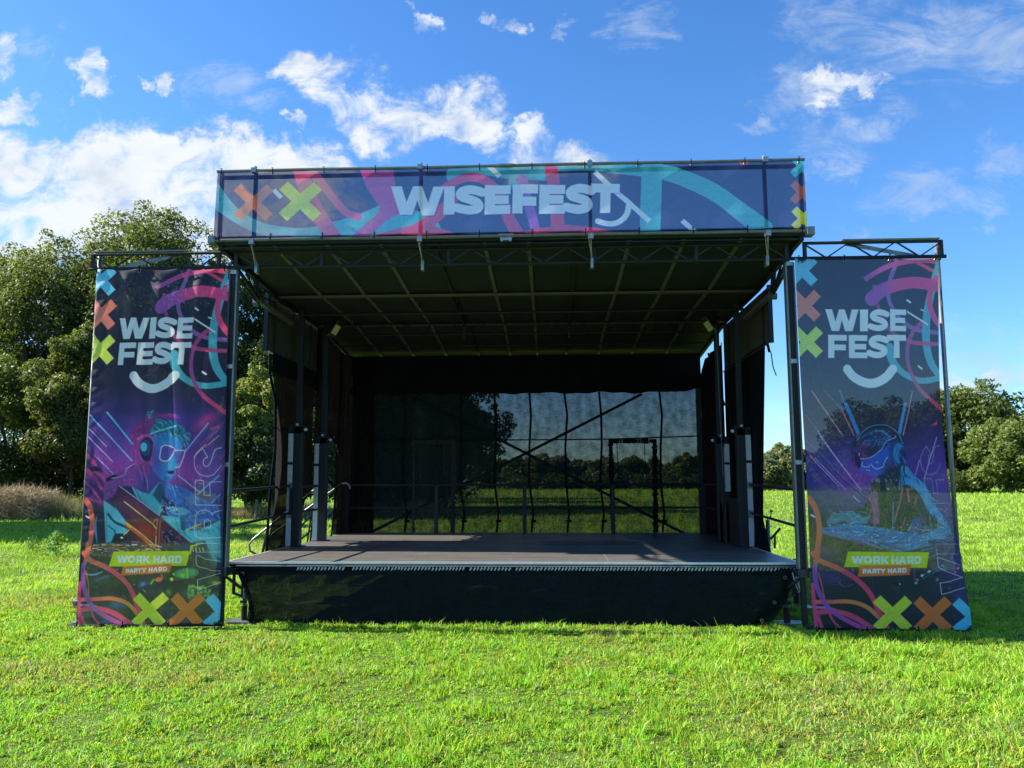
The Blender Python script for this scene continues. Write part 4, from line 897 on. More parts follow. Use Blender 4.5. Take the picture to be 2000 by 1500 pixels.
    A.poly([(1400, 1230), (1420, 1290), (1300, 1330), (1190, 1350), (1140, 1370), (1060, 1370), (1050, 1330), (1110, 1290), (1200, 1270), (1290, 1210)], (50, 122, 180), .95, 3)
    A.strokes(50, (1060, 1200, 1400, 1360), 70, 0.1, 8, [(70, 150, 200), (30, 60, 110)], .8, .4)
    dk = [(170, 1245), (440, 1190), (860, 1255), (1110, 1305), (1200, 1400), (900, 1470), (520, 1372), (190, 1290)]
    A.poly(dk, (44, 104, 168), .95, 4)
    A.strokes(230, (180, 1190, 1190, 1460), 60, -0.15, 8, [(80, 170, 225), (24, 44, 84), (130, 200, 235), (44, 110, 180), (30, 60, 40), (150, 80, 150)], .85, .35, dk)
    for _ in range(70): A.ell(A.rnd.uniform(190, 1180), A.rnd.uniform(1200, 1430), 5, 5, A.rnd.choice([(220, 240, 250), (150, 230, 170), (240, 140, 150), (120, 200, 240)]), .95)
    A.line([(545, 1370), (830, 1305)], 10, (190, 90, 120), .8)
    A.poly([(80, 1250), (190, 1292), (520, 1380), (900, 1475), (900, 1600), (70, 1600)], (44, 50, 42), .9, 5)
    A.line([(185, 1290), (520, 1378), (900, 1474)], 8, (160, 80, 120), .8); A.strokes(60, (90, 1330, 900, 1560), 120, 0.2, 16, [(70, 52, 84), (40, 44, 36), (84, 60, 76)], .7, .3)
    A.view(1560, 1040, 2000/340)
    A.poly([(120, 100), (640, 190), (820, 420), (820, 1100), (130, 1100)], (24, 28, 34), .55, 60); A.glow(300, 480, 260, 110, (52, 42, 92), .8); A.glow(260, 200, 200, 110, (92, 66, 100), .7); A.glow(1400, 640, 420, 220, (26, 30, 44), .8); A.glow(1780, 300, 200, 260, (62, 56, 130), .7); A.glow(1840, 760, 90, 200, (56, 52, 130), .6)
    for P, w, c in (([(1390, 170), (1560, 130)], 10, (60, 130, 190)), ([(1400, 210), (1600, 150)], 8, (60, 130, 190)), ([(1390, 470), (1600, 350)], 14, (48, 90, 140)), ([(1400, 500), (1700, 340)], 6, (80, 140, 180)), ([(1460, 260), (1600, 200)], 7, (70, 140, 190)), ([(590, 380), (590, 440)], 26, (90, 50, 130)), ([(1305, 380), (1305, 520)], 26, (84, 46, 120)), ([(820, 470), (820, 640)], 8, (44, 48, 60))): A.line(P, w, c, .8, False, True, 2)
    A.line([(400, 480), (440, 520), (430, 560), (500, 600), (590, 570)], 10, (92, 62, 130), .8, True, True, 2); A.ell(1090, 590, 56, 60, (34, 38, 48)); A.ell(1085, 560, 44, 26, (20, 24, 34)); A.ell(1125, 562, 8, 10, (140, 180, 220))
    for x, y, c in ((1480, 415, (200, 220, 170)), (1398, 462, (150, 220, 200)), (1340, 512, (220, 80, 120)), (1322, 548, (90, 200, 110)), (1640, 340, (70, 140, 200)), (1830, 370, (230, 150, 180)), (1790, 420, (190, 70, 130)), (1712, 605, (190, 80, 110)), (1575, 508, (200, 130, 110))): A.ell(x, y, 20, 13, c, .9, -.5)
    for k in range(5): A.line([(240+k*22, 440+k*34), (330+k*30, 470+k*24), (400+k*20, 540+k*14)], 7, (70, 60, 120), .5)
    A.strokes(60, (1350, 420, 1850, 900), 120, -0.5, 12, [(34, 38, 54), (44, 48, 72), (20, 22, 30)], .6, .8)
    swirls_top(A); swirls_low(A); slogans(A); vibes(A)

def art_left(A):
    A.space(QL); neon_base(A); A.view(140, 780, 5)
    A.glow(700, 480, 900, 420, (84, 58, 156), .9); A.glow(420, 640, 420, 220, (138, 58, 150), .85); A.glow(1150, 680, 260, 180, (140, 58, 150), .8); A.glow(250, 150, 320, 160, (52, 46, 122), .6); A.glow(1150, 150, 320, 150, (62, 50, 140), .6)
    A.glow(1340, 170, 130, 60, (190, 56, 120), .8, -.6); A.glow(700, 60, 800, 60, (30, 32, 70), .5); A.glow(1400, 850, 120, 400, (86, 80, 180), .5)
    for P, w, c in (([(350, 90), (480, 240), (622, 410)], 16, (84, 180, 226)), ([(180, 118), (612, 570)], 13, (112, 186, 236)), ([(130, 212), (350, 430)], 9, (150, 180, 235)), ([(125, 295), (412, 578)], 9, (200, 200, 245)), ([(185, 470), (420, 700)], 9, (170, 205, 240)),
                    ([(1360, 192), (1132, 470)], 13, (112, 180, 235)), ([(1062, 702), (1275, 865)], 11, (112, 184, 232)), ([(1250, 890), (1460, 700)], 12, (90, 170, 215)), ([(1380, 975), (1470, 880)], 10, (90, 170, 215)), ([(170, 200), (400, 440)], 5, (150, 70, 160))):
        A.line(P, w, c, .92, False, True, 1)
    A.strokes(46, (1180, 330, 1480, 860), 190, -0.82, 6, [(190, 70, 170), (150, 70, 180), (210, 100, 170), (110, 60, 160)], .75, .06)
    A.line([(1215, 525), (1335, 398)], 6, (230, 190, 120), .9, False); A.line([(1360, 398), (1460, 310)], 6, (235, 170, 130), .9, False)
    # raised arm on the left edge
    A.poly([(90, 460), (215, 460), (300, 620), (330, 780), (330, 980), (200, 1000), (60, 920)], (44, 32, 84), .85, 12)
    for P, w in (([(110, 490), (200, 560), (240, 620)], 40), ([(90, 640), (200, 700), (310, 860)], 34), ([(150, 640), (300, 720), (350, 800)], 40), ([(110, 920), (240, 970), (310, 1000)], 14), ([(90, 760), (200, 840), (300, 980)], 20), ([(100, 560), (140, 640)], 16)): A.line(P, w, (178, 60, 132), .7, True, True, 5)
    A.poly([(150, 630), (250, 625), (305, 670), (200, 680)], (18, 24, 36), .95, 5); A.strokes(70, (80, 480, 330, 1000), 90, 0.8, 6, [(200, 80, 140), (60, 30, 90), (150, 50, 120), (30, 24, 60)], .7, .4)
    # torso and clothes
    A.poly([(640, 560), (800, 520), (900, 740), (890, 800), (800, 890), (700, 860), (620, 800)], (72, 54, 128), 1, 6)
    A.poly([(340, 760), (420, 708), (530, 655), (600, 588), (655, 600), (640, 800), (480, 810), (420, 930), (330, 960), (315, 840)], (96, 52, 122), .97, 4); A.strokes(90, (330, 600, 640, 940), 46, 0.9, 6, [(190, 100, 190), (50, 34, 84), (150, 90, 180), (110, 60, 150)], .8, 1.4)
    A.poly([(350, 740), (420, 706), (465, 715), (400, 760), (345, 778)], (20, 18, 40), 1, 3); A.line([(400, 742), (520, 714), (560, 640), (640, 590)], 5, (220, 190, 235), .85)
    A.poly([(320, 960), (400, 1010), (520, 1030), (560, 1160), (560, 1290), (440, 1290), (400, 1380), (345, 1390), (335, 1180)], (74, 168, 196), .96, 4)
    A.line([(365, 1090), (430, 1170), (560, 1230)], 26, (26, 46, 70), .95); A.line([(365, 1210), (430, 1260), (440, 1290)], 12, (26, 46, 70), .9); A.line([(350, 1060), (355, 1400)], 16, (70, 120, 150), .9); A.poly([(370, 960), (460, 880), (600, 1000), (540, 1060), (420, 1030)], (24, 32, 60), .9, 5)
    A.line([(250, 1120), (238, 1230), (255, 1390)], [6, 26, 12], (62, 132, 200), .85, True, True, 2)
    A.poly([(600, 820), (700, 870), (780, 890), (880, 780), (920, 770), (930, 930), (890, 1110), (760, 1020), (660, 960)], (66, 160, 186), 1, 4)
    A.poly([(880, 790), (925, 770), (935, 900), (905, 1000), (820, 900)], (34, 58, 84), .9, 8); A.line([(630, 830), (680, 920), (720, 1000)], 6, (24, 40, 60), .9); A.line([(740, 700), (765, 780), (768, 860)], 8, (96, 190, 210), .8); A.poly([(480, 815), (600, 820), (660, 950), (560, 930)], (22, 30, 54), .95, 4)
    jk = [(905, 760), (1000, 790), (1150, 835), (1290, 930), (1450, 1000), (1470, 1120), (1300, 1180), (1240, 1250), (1110, 1240), (1100, 1120), (980, 1130), (930, 1000), (945, 880)]
    A.poly(jk, (50, 88, 168), .98, 3); A.strokes(230, (900, 760, 1470, 1250), 60, 1.1, 9, [(84, 170, 210), (30, 40, 100), (96, 70, 170), (60, 120, 190), (26, 34, 80), (110, 190, 215)], .85, .5, jk)
    A.poly([(905, 900), (1010, 960), (1040, 1010), (1010, 1040), (930, 960)], (22, 30, 66), .95, 4)
    A.poly([(900, 1100), (1100, 1120), (1110, 1240), (1240, 1250), (1470, 1140), (1470, 1520), (1330, 1400), (1190, 1375), (1000, 1240)], (78, 178, 196), .97, 4); A.strokes(60, (920, 1100, 1460, 1480), 110, 0.7, 10, [(44, 112, 140), (110, 196, 205), (36, 90, 130)], .7, .8)
    A.poly([(980, 1010), (1120, 1020), (1180, 1060), (1130, 1100), (990, 1080)], (80, 160, 185), .9, 4); A.strokes(40, (900, 960, 1060, 1100), 30, 1, 7, [(20, 40, 90), (220, 240, 250), (80, 160, 190)], .9, 1.5); A.line([(960, 960), (890, 1110)], 6, (20, 24, 40), 1)
    A.poly([(1085, 1120), (1135, 1130), (1130, 1250), (1090, 1240)], (34, 70, 100), .9, 3); A.line([(1140, 1245), (1290, 1175)], 14, (170, 190, 50), .9, False); A.line([(1170, 1115), (1330, 1065)], 6, (150, 180, 110), .9, False); A.poly([(1250, 1200), (1295, 1180), (1285, 1262)], (150, 90, 60), .9, 2)
    # face
    A.poly([(820, 330), (950, 285), (1075, 345), (1110, 405), (1105, 480), (1075, 545), (1062, 575), (1075, 605), (1038, 640), (1042, 665), (1030, 695), (1010, 708), (1008, 745), (965, 775), (905, 745), (830, 660), (770, 560), (800, 430)], (52, 124, 196), 1, 4)
    A.glow(850, 560, 90, 170, (78, 60, 150), .85); A.glow(1000, 610, 60, 110, (74, 160, 205), .7); A.glow(950, 330, 100, 40, (40, 110, 170), .6); A.glow(975, 740, 40, 20, (30, 70, 120), .6)
    hr = [(800, 200), (860, 150), (960, 155), (1060, 185), (1130, 240), (1170, 300), (1155, 380), (1112, 410), (1060, 330), (960, 285), (870, 280), (800, 300)]
    A.poly(hr, (28, 74, 104), 1, 4); A.strokes(170, (800, 150, 1170, 400), 70, 0.9, 7, [(84, 176, 200), (20, 44, 70), (56, 140, 176), (120, 200, 215)], .9, .7, hr)
    pk = [(660, 330), (615, 390), (598, 480), (640, 600), (690, 690), (740, 720), (800, 600), (835, 480), (832, 380), (780, 310)]
    A.poly(pk, (118, 52, 128), 1, 5); A.strokes(70, (600, 330, 830, 720), 110, 1.4, 8, [(190, 80, 160), (60, 34, 90), (150, 60, 140)], .8, .25, pk)
    bn = [(755, 85), (800, 68), (842, 115), (832, 160), (850, 200), (740, 300), (690, 320), (600, 390), (600, 280), (650, 210), (730, 150)]
    A.poly(bn, (92, 38, 100), 1, 5); A.strokes(80, (600, 70, 850, 380), 60, 2.2, 8, [(160, 56, 130), (40, 24, 60), (120, 44, 110)], .85, .6, bn); A.ell(795, 108, 36, 36, (24, 60, 80)); A.strokes(16, (765, 75, 830, 140), 22, 1, 6, [(90, 190, 205), (130, 220, 225)], .9, 1.5)
    A.glow(940, 125, 90, 22, (160, 50, 130), .7); A.strokes(16, (860, 100, 1040, 160), 70, 0.2, 4, [(190, 70, 150)], .8, .3)
    A.line([(795, 302), (900, 270), (1050, 222)], [16, 14, 12], (96, 196, 220), .95); A.line([(662, 356), (720, 325), (790, 322), (825, 380)], 28, (176, 72, 142), .95); A.line([(750, 300), (790, 210), (850, 175)], 26, (96, 44, 110), .95)
    A.ell(762, 450, 78, 120, (30, 30, 74)); A.ell(745, 440, 52, 78, (34, 60, 110)); A.ell(727, 430, 34, 44, (84, 184, 206)); A.line([(830, 400), (826, 480), (790, 600)], 12, (190, 70, 150), .8)
    for P in ([(912, 432), (950, 412), (1028, 436), (1030, 470), (985, 548), (940, 566), (900, 548), (898, 510)],): A.poly(catmull(P+[P[0]], 6), (80, 66, 158), .9); A.line(P, 11, (236, 204, 226), 1, True, False, 0, True)
    A.line([(1030, 468), (1060, 460), (1122, 462), (1130, 480), (1100, 570), (1075, 622), (1040, 625)], 9, (228, 188, 214), 1, True, False); A.poly([(1040, 475), (1110, 470), (1085, 560), (1050, 600)], (86, 66, 150), .7, 4)
    A.poly([(960, 664), (1000, 660), (1028, 655), (1030, 680), (1010, 696), (975, 690)], (32, 32, 74), 1, 3); A.line([(1045, 640), (1058, 700), (1062, 775)], 5, (30, 30, 60), .9)
    # dark tilted board with glowing edges
    bd = [(470, 818), (890, 1110), (1195, 1372), (1130, 1392), (865, 1460), (560, 1185), (430, 1010), (440, 900)]
    A.poly(bd, (46, 28, 56), 1, 3); A.glow(760, 1260, 150, 120, (170, 60, 34), .8, .6); A.glow(560, 980, 130, 80, (58, 44, 70), .6); A.glow(680, 1030, 160, 60, (96, 36, 70), .7, .6)
    A.line([(480, 815), (888, 1108)], 7, (150, 190, 220), .9, False); A.line([(895, 1120), (1192, 1372)], 6, (150, 80, 110), .9, False)
    A.line([(545, 1190), (700, 1310), (858, 1452)], 36, (196, 84, 40), .95, False); A.line([(548, 1178), (700, 1290), (846, 1408), (848, 1305)], 9, (250, 196, 110), 1, False); A.line([(528, 970), (820, 1192), (850, 1235)], 11, (252, 186, 96), 1, False); A.line([(820, 1192), (836, 1150), (865, 1140), (846, 1290)], 9, (240, 120, 70), 1, False); A.line([(890, 1160), (872, 1450)], 8, (230, 84, 60), 1, False); A.line([(552, 1185), (600, 1225)], 22, (180, 180, 50), .9, False)
    A.line([(525, 1305), (580, 1250)], 10, (210, 200, 100), .95, False); A.ell(508, 1332, 14, 9, (230, 230, 180)); A.ell(970, 1320, 60, 60, (22, 20, 40)); A.strokes(40, (905, 1260, 1100, 1400), 44, 0.6, 6, [(200, 90, 150), (180, 200, 230), (50, 40, 80)], .85, 1.2)
    A.poly([(1000, 1400), (1320, 1345), (1350, 1400), (1330, 1500), (1050, 1480)], (34, 36, 70), .9, 6); A.poly([(60, 1400), (870, 1440), (870, 1520), (60, 1520)], (34, 40, 44), .6, 20)
    for _ in range(120): x = A.rnd.uniform(190, 880); y = A.rnd.uniform(1395, 1475); A.line([(x, y), (x+A.rnd.uniform(10, 60), y+A.rnd.uniform(-3, 5))], A.rnd.uniform(4, 9), A.rnd.choice([(230, 110, 70), (240, 200, 110), (210, 220, 230), (150, 50, 60), (60, 30, 40)]), .85, False)
    A.line([(600, 1370), (680, 1371)], 5, (210, 120, 170), .9, False)
    A.view(140, 1040, 2000/300)
    A.poly([(1580, 130), (1735, 85), (1740, 100), (1605, 145), (1590, 230), (1575, 260)], (196, 204, 50), .95, 2)
    for x in (1605, 1640, 1690, 1735): A.line([(x, 150), (x+14, 210)], 13, (190, 200, 60), .9, False)
    A.ell(1525, 500, 168, 72, (40, 112, 84), .9, -.16); A.ell(1520, 498, 130, 50, (70, 140, 84), .9, -.16); A.line([(1540, 430), (1545, 560)], 22, (160, 200, 50), .9, True, True, 3); A.glow(1480, 530, 40, 30, (150, 210, 60), .8)
    A.ell(1330, 585, 24, 24, (176, 214, 70)); A.ell(1360, 516, 14, 14, (150, 200, 90)); A.ell(1165, 592, 48, 30, (206, 76, 52), .95, -.3); A.line([(1200, 520), (1215, 580)], 16, (170, 90, 50), .8)
    A.line([(1060, 660), (1105, 590)], 22, (84, 170, 76), .9, True, True, 3); A.glow(960, 660, 46, 30, (70, 130, 220), .9, -.5); A.line([(960, 725), (1005, 765)], 6, (220, 225, 220), .9); A.ell(850, 670, 26, 10, (170, 80, 80), .8, -.4); A.glow(1290, 760, 30, 40, (110, 170, 60), .7)
    A.glow(1650, 790, 150, 90, (52, 92, 104), .8); 
    for _ in range(46): A.glow(A.rnd.uniform(1540, 1850), A.rnd.uniform(660, 860), 16, 16, (140, 206, 70), .75)
    A.glow(1900, 620, 60, 26, (160, 200, 60), .8); A.line([(1820, 100), (1860, 260), (1925, 330)], 40, (60, 140, 150), .8, True, True, 6); A.glow(1900, 200, 90, 160, (70, 150, 165), .8)
    A.line([(160, 540), (300, 548), (415, 505)], [8, 22, 18], (96, 150, 190), .9, True, True, 2); A.line([(310, 630), (500, 560)], 34, (56, 66, 110), .8, True, True, 6); A.glow(620, 950, 130, 60, (44, 84, 130), .8, -.2); A.glow(240, 1090, 120, 50, (40, 66, 96), .8); A.glow(480, 1190, 90, 26, (50, 70, 160), .8); A.poly([(490, 450), (565, 465), (550, 480), (500, 470)], (220, 200, 70), .9, 2); A.poly([(590, 470), (630, 455), (625, 480), (595, 490)], (200, 70, 90), .9, 2)
    for _ in range(60): x = A.rnd.uniform(200, 560); y = A.rnd.uniform(170, 300); A.line([(x, y), (x+A.rnd.uniform(10, 40), y+A.rnd.uniform(-8, 4))], A.rnd.uniform(4, 9), A.rnd.choice([(200, 210, 215), (120, 70, 110), (60, 70, 80)]), .8, False)
    A.poly([(480, 150), (640, 180), (560, 240), (480, 300)], (84, 56, 92), .5, 16)
    A.space(QR); swirls_top(A); swirls_low(A); A.space(QL)
    A.view(140, 1040, 2000/300)
    A.poly([(566, 230), (1578, 200), (1530, 400), (500, 432)], (160, 186, 34)); A.poly([(692, 428), (1332, 378), (1306, 490), (664, 552)], (210, 92, 44))
    for ch, x, w in (('W', 610, 145), ('O', 754, 100), ('R', 868, 82), ('K', 960, 88), ('H', 1092, 78), ('A', 1176, 100), ('R', 1290, 80), ('D', 1378, 90)): A.glyph(ch, x, 282-(x-610)*0.018, w, 98, (228, 244, 246), .25, 1, .05, -.02)
    for ch, x, w in (('P', 732, 46), ('A', 776, 60), ('R', 842, 48), ('T', 890, 50), ('Y', 944, 60), ('H', 1036, 48), ('A', 1090, 60), ('R', 1162, 46), ('D', 1216, 54)): A.glyph(ch, x, 462-(x-732)*0.085, w, 56, (236, 240, 252), .26, 1, .05, -.08)
    A.view(140, 1040, 2000/300)
    c = (214, 222, 240); w = 7
    A.line([(1960, 15), (1655, 15), (1650, -180)], w, c, .9, False, False); A.line([(1960, 610), (1680, 722), (1675, 582), (1960, 490)], w, c, .9, False, False); A.line([(1960, 460), (1860, 455), (1780, 430), (1670, 392), (1664, 258), (1780, 305), (1960, 330)], w, c, .9, True, False); A.line([(1960, 95), (1655, 95), (1658, 215), (1960, 205)], w, c, .9, False, False)
    A.view(140, 780, 5); w = 6
    A.line([(1480, 1310), (1240, 1310), (1240, 1110), (1262, 1060), (1320, 1042), (1375, 1062), (1390, 1085), (1410, 1062), (1480, 1040)], w, c, .85, True, False); A.line([(1315, 1218), (1380, 1215), (1378, 1150), (1345, 1135), (1318, 1150)], w, c, .85, False, False, 0, True)
    A.line([(1480, 992), (1235, 992), (1232, 750), (1312, 752), (1316, 895), (1375, 895), (1368, 765), (1480, 762)], w, c, .85, False, False)
    A.line([(1480, 430), (1420, 450), (1395, 520), (1370, 590), (1335, 615), (1310, 590), (1318, 545), (1350, 522)], w, c, .9, True, False); A.line([(1350, 522), (1298, 432)], w, c, .9, False, False); A.line([(1298, 432), (1235, 500), (1222, 580), (1245, 660), (1310, 705), (1390, 700), (1450, 640), (1480, 600)], w, c, .9, True, False)

QH = [(427, 341), (1567, 316), (1577, 457), (423, 472)]
def art_head(A):
    A.space(QH); A.lift = 0.9; A.img[:] = np.array([44, 56, 100])/255
    A.view(420, 310, 5); T = (72, 166, 178); Pk = (212, 64, 104)
    A.line([(-20, 330), (60, 430), (200, 570), (420, 700), (720, 765), (1000, 750), (1300, 680), (1620, 540)], [190, 170, 130, 120, 110, 120, 150, 150], T, 1)
    A.poly([(1100, 810), (1120, 665), (1590, 505), (1760, 520), (2100, 560), (2200, 810)], T, 1)
    A.line([(800, 60), (860, 280), (960, 520), (1160, 840)], 140, (214, 76, 122), .95); A.line([(880, 120), (960, 190), (1120, 400), (1260, 560), (1380, 600)], [90, 90, 74, 74, 74], (214, 84, 128), .95)
    A.poly([(1370, 100), (1690, 100), (1720, 300), (1800, 560), (1640, 640), (1450, 830), (1280, 830), (1560, 560), (1575, 505), (1440, 300)], (186, 74, 140), .96, 1)
    A.poly([(330, 815), (520, 795), (700, 788), (860, 815)], (118, 62, 150), .95, 1)
    A.poly([(-10, 610), (70, 575), (340, 770), (440, 830), (-10, 830)], (58, 60, 88), 1, 1)
    A.view(1000, 290, 10/3)
    A.line([(-420, 190), (-260, 120), (0, 160), (180, 180)], [130, 130, 110, 90], T, 1); A.line([(-40, 250), (120, 150), (350, 118), (600, 130), (830, 160)], [90, 60, 70, 76, 76], T, 1)
    A.poly([(808, 90), (945, 90), (938, 600), (800, 600)], T, 1); A.line([(860, 150), (1050, 190), (1280, 300), (1500, 460), (1640, 580)], [100, 110, 116, 124, 130], T, 1)
    A.poly([(-640, 60), (-250, 60), (-500, 200), (-800, 260)], (40, 48, 100), .0)
    A.line([(-520, 300), (-400, 225), (-300, 200), (-200, 230), (-110, 330), (-60, 470), (10, 600)], [50, 60, 60, 60, 70, 78, 84], (206, 70, 118), .95)
    A.poly([(165, 100), (250, 90), (275, 250), (300, 420), (310, 560), (220, 560), (215, 420), (190, 250)], (206, 62, 104), .96, 1); A.line([(20, 200), (60, 340), (120, 560)], [70, 64, 60], (150, 86, 176), .95)
    A.line([(-900, 650), (-650, 560), (-480, 420), (-400, 330)], [120, 90, 90, 60], (214, 70, 104), .96)
    A.line([(-720, 560), (-560, 520), (-400, 590)], [90, 60, 40], (210, 66, 96), .0)
    A.poly([(-30, 600), (100, 552), (330, 528), (520, 548), (690, 590), (690, 620), (-30, 620)], Pk, .96, 1); A.poly([(-860, 600), (-700, 560), (-480, 530), (-300, 600)], Pk, .0)
    A.poly([(-830, 610), (-620, 520), (-560, 500), (-540, 530), (-340, 610)], (214, 62, 92), .95, 1)
    A.poly([(1440, 80), (1540, 80), (1510, 112), (1470, 112)], (210, 70, 80), .9)
    for (p, q), w in ((((500, 165), (865, 505)), 34), (((1082, 500), (1190, 600)), 34), (((-220, 90), (-120, 190)), 34)): A.line([p, q], w, WHITE, 1, False)
    A.view(420, 310, 5); A.line([(565, 325), (640, 408)], 42, WHITE, 1, False)
    A.cross(378, 450, 215, 98, (226, 112, 74)); A.cross(818, 442, 226, 116, (184, 208, 66))
    A.view(1000, 290, 10/3)
    for (cx, cy), c in (((1880, 120), (72, 180, 196)), ((1883, 305), (226, 98, 62)), ((1895, 487), (198, 208, 40))): A.cross(cx, cy, 92, 54, c)
    A.view(740, 310, 4)
    for sh in ((14, 14, (30, 32, 66), .35, 12), (0, 0, WHITE, 1, 0)):
        for ch, x, y, w, h in (('W', 60, 232, 410, 236), ('I', 468, 232, 84, 234), ('S', 556, 226, 222, 240), ('E', 784, 222, 200, 240), ('F', 1000, 220, 198, 240), ('E', 1208, 220, 202, 240), ('S', 1410, 214, 220, 250), ('T', 1614, 212, 226, 243)):
            A.glyph(ch, x+sh[0]*.6, y+sh[1]*.6, w, h, sh[2], .335 if ch in 'IEFT' else .30, sh[3])
    A.line([(1912, 392), (1900, 460), (1860, 515), (1800, 545), (1730, 542), (1662, 520)], 46, WHITE, 1)

def banner(name, label, nx, ny, corners, artf, quad, gain, floor, wrinkle, ties, mt='banner'):
    A = Art(nx, ny, quad); artf(A)
    n = (vnoise(A.u*nx, A.v*ny, 0.35, 5)-0.5)*0.10+(fbm(A.u*8, A.v*20, 1, 9)-0.5)*0.12
    A.img = A.img*(1+n[..., None]); colr = A.final(gain, floor)
    tl, tr, br, bl = [np.array(c, float) for c in corners]; u, v = A.u[..., None], A.v[..., None]
    V = tl*(1-u)*(1-v)+tr*u*(1-v)+br*u*v+bl*(1-u)*v
    dy, dx, dz = wrinkle(A.u, A.v); V[..., 0] += dx; V[..., 1] += dy; V[..., 2] += dz
    i = np.arange(nx*ny).reshape(ny, nx); Q = np.stack([i[:-1, :-1], i[1:, :-1], i[1:, 1:], i[:-1, 1:]], -1).reshape(-1, 4)
    base = (float((bl[0]+br[0])/2), float(bl[1]), float(bl[2]))
    t = Thing(name, label, 'banner', base)
    o = np_mesh('printed_sheet', V.reshape(-1, 3), [Q], M[mt], colr.reshape(-1, 3), 'print', parent=t.o, smooth=True, loc=base); o.location = (0, 0, 0)
    h = MB(); e = MB()
    for p, d in ties:
        e.ring((p[0], p[1]-0.004, p[2]), 0.012, 0.004); h.bar((p[0], p[1]-0.012, p[2]-0.01*d), (p[0], p[1]-0.016, p[2]+0.06*d), 0.009); h.bar((p[0], p[1]+0.0, p[2]+0.075*d), (p[0], p[1]-0.05, p[2]+0.055*d), 0.008)
    e.build('eyelet', M['alu'], t); h.build('cable_tie', M['zip_tie'], t); return t

def wr_left(u, v):
    e = lambda x, s: np.exp(-(x/s)**2)
    f = 0.085*e(u-0.50-0.06*v, 0.085)*np.clip(1.0-1.35*v, 0, 1)*np.clip(v/0.06, 0, 1)**.5 + 0.085*e(u-0.80+0.05*v, 0.08)*np.clip(1-2.2*v, 0, 1)*np.clip(v/0.05, 0, 1)**.5 + 0.06*e(u-0.22-0.5*v, 0.065)*np.clip(1-4*v, 0, 1)*np.clip(v/0.03, 0, 1)**.5
    f = f + 0.018*np.sin(u*22+v*3)*np.exp(-v*3) + 0.02*np.sin(u*9+1.0)*(1-v)*v + 0.018*e(u-0.62-0.25*(v-0.4), 0.012+0.02*(v-.3)**2)*e(v-0.36, 0.12)
    f = f + 0.012*e(u-0.04, 0.035)*np.sin(v*95+3*np.sin(v*17)) + 0.010*e(u-0.97, 0.03)*np.sin(v*60)*e(v-0.95, .1)
    f = f + 0.010*(fbm(u*5+2*v, v*7, 1.0, 3)-0.5) + 0.016*np.sin((u*1.7-v*2.2)*9)*np.exp(-((1-v)/0.18)**2) + 0.02*(u-0.25)*np.sin(v*9)*0
    f = f + 0.010*np.abs(np.sin(u*PI*3))*(np.exp(-v/0.02)+np.exp(-(1-v)/0.02))
    return -f, 0.018*np.sin(v*PI)*(1-2*u)*np.where(u < .5, 1.0, -0.4)*1.0, -0.014*np.abs(np.sin(u*PI*3))*np.clip(1-v*12, 0, 1)+0.012*np.abs(np.sin(u*PI*3))*np.clip(1-(1-v)*12, 0, 1)
def wr_right(u, v):
    f = 0.018*np.sin((u*1.1-v*0.55)*14)*np.sin(v*PI)**.5 + 0.006*(fbm(u*4, v*6, 1, 8)-0.5) + 0.02*np.exp(-((u-0.96)/0.04)**2)*np.sin((v-0.9)*30)*np.exp(-((v-0.96)/.05)**2) + 0.014*np.exp(-((u-0.28-0.5*v)/0.05)**2)*np.clip(1-1.6*v, 0, 1)
    return -f-0.02, -0.13*u**5*np.sin(v*PI)**1.2*(1.15-0.5*v), -0.012*np.abs(np.sin(u*PI*3))*np.clip(1-v*12, 0, 1)+0.010*np.abs(np.sin(u*PI*3))*np.clip(1-(1-v)*12, 0, 1)
def wr_head(u, v):
    f = 0.010*np.sin(u*60+v*2)*(v < 2)+0.008*np.abs(np.sin(u*PI*11))*(np.exp(-v/.12)+np.exp(-(1-v)/.12)) + 0.012*np.exp(-((u-0.03-0.05*v)/0.012)**2)*np.sin(v*PI)+0.006*(fbm(u*30, v*4, 1, 2)-0.5)+0.010*np.exp(-((u-0.70-0.02*np.sin(v*5))/0.012)**2)*np.sin(v*PI)
    return -f, 0*u, -0.006*np.abs(np.sin(u*PI*11))*(1-v)*1.0+0.008*np.abs(np.sin(u*PI*11))*v
GAIN = (1.45, 1.22, 1.15)
tl = [((-5.12+1.62*i/3, -0.40, 4.315), 1) for i in range(4)]; bl_ = [((-5.10+1.66*i/3, -0.41, 0.075), -1) for i in range(4)]
banner('tall_banner', 'creased tall banner with a headphoned person in pale rimmed glasses, left of stage', 320, 780,
       [(-5.14, -0.385, 4.365), (-3.465, -0.385, 4.345), (-3.385, -0.385, 0.045), (-5.13, -0.385, 0.035)], art_left, QL, GAIN, 0.0, wr_left, tl+bl_)
tr_ = [((3.50+1.6*i/3, -0.42, 4.315), 1) for i in range(4)]; br_ = [((3.50+1.7*i/3, -0.43, 0.075), -1) for i in range(4)]
banner('tall_banner', 'smooth tall banner with a blue man bent over a mixing desk, right of stage', 340, 800,
       [(3.462, -0.385, 4.36), (5.14, -0.385, 4.335), (5.235, -0.385, 0.03), (3.48, -0.385, 0.045)], art_right, QR, GAIN, 0.0, wr_right, tr_+br_)
ht = []
for i in range(12):
    x = -3.50+7.0*i/11; ht += [((x, -0.60, 5.475), 1), ((x, -0.60, 4.705), -1)]
banner('header_banner', 'long navy banner with pink and teal loops and big white lettering above the stage', 1240, 160,
       [(-3.565, -0.582, 5.505), (3.565, -0.582, 5.505), (3.575, -0.582, 4.672), (-3.58, -0.582, 4.672)], art_head, QH, GAIN, 0.0, wr_head, ht, 'header')
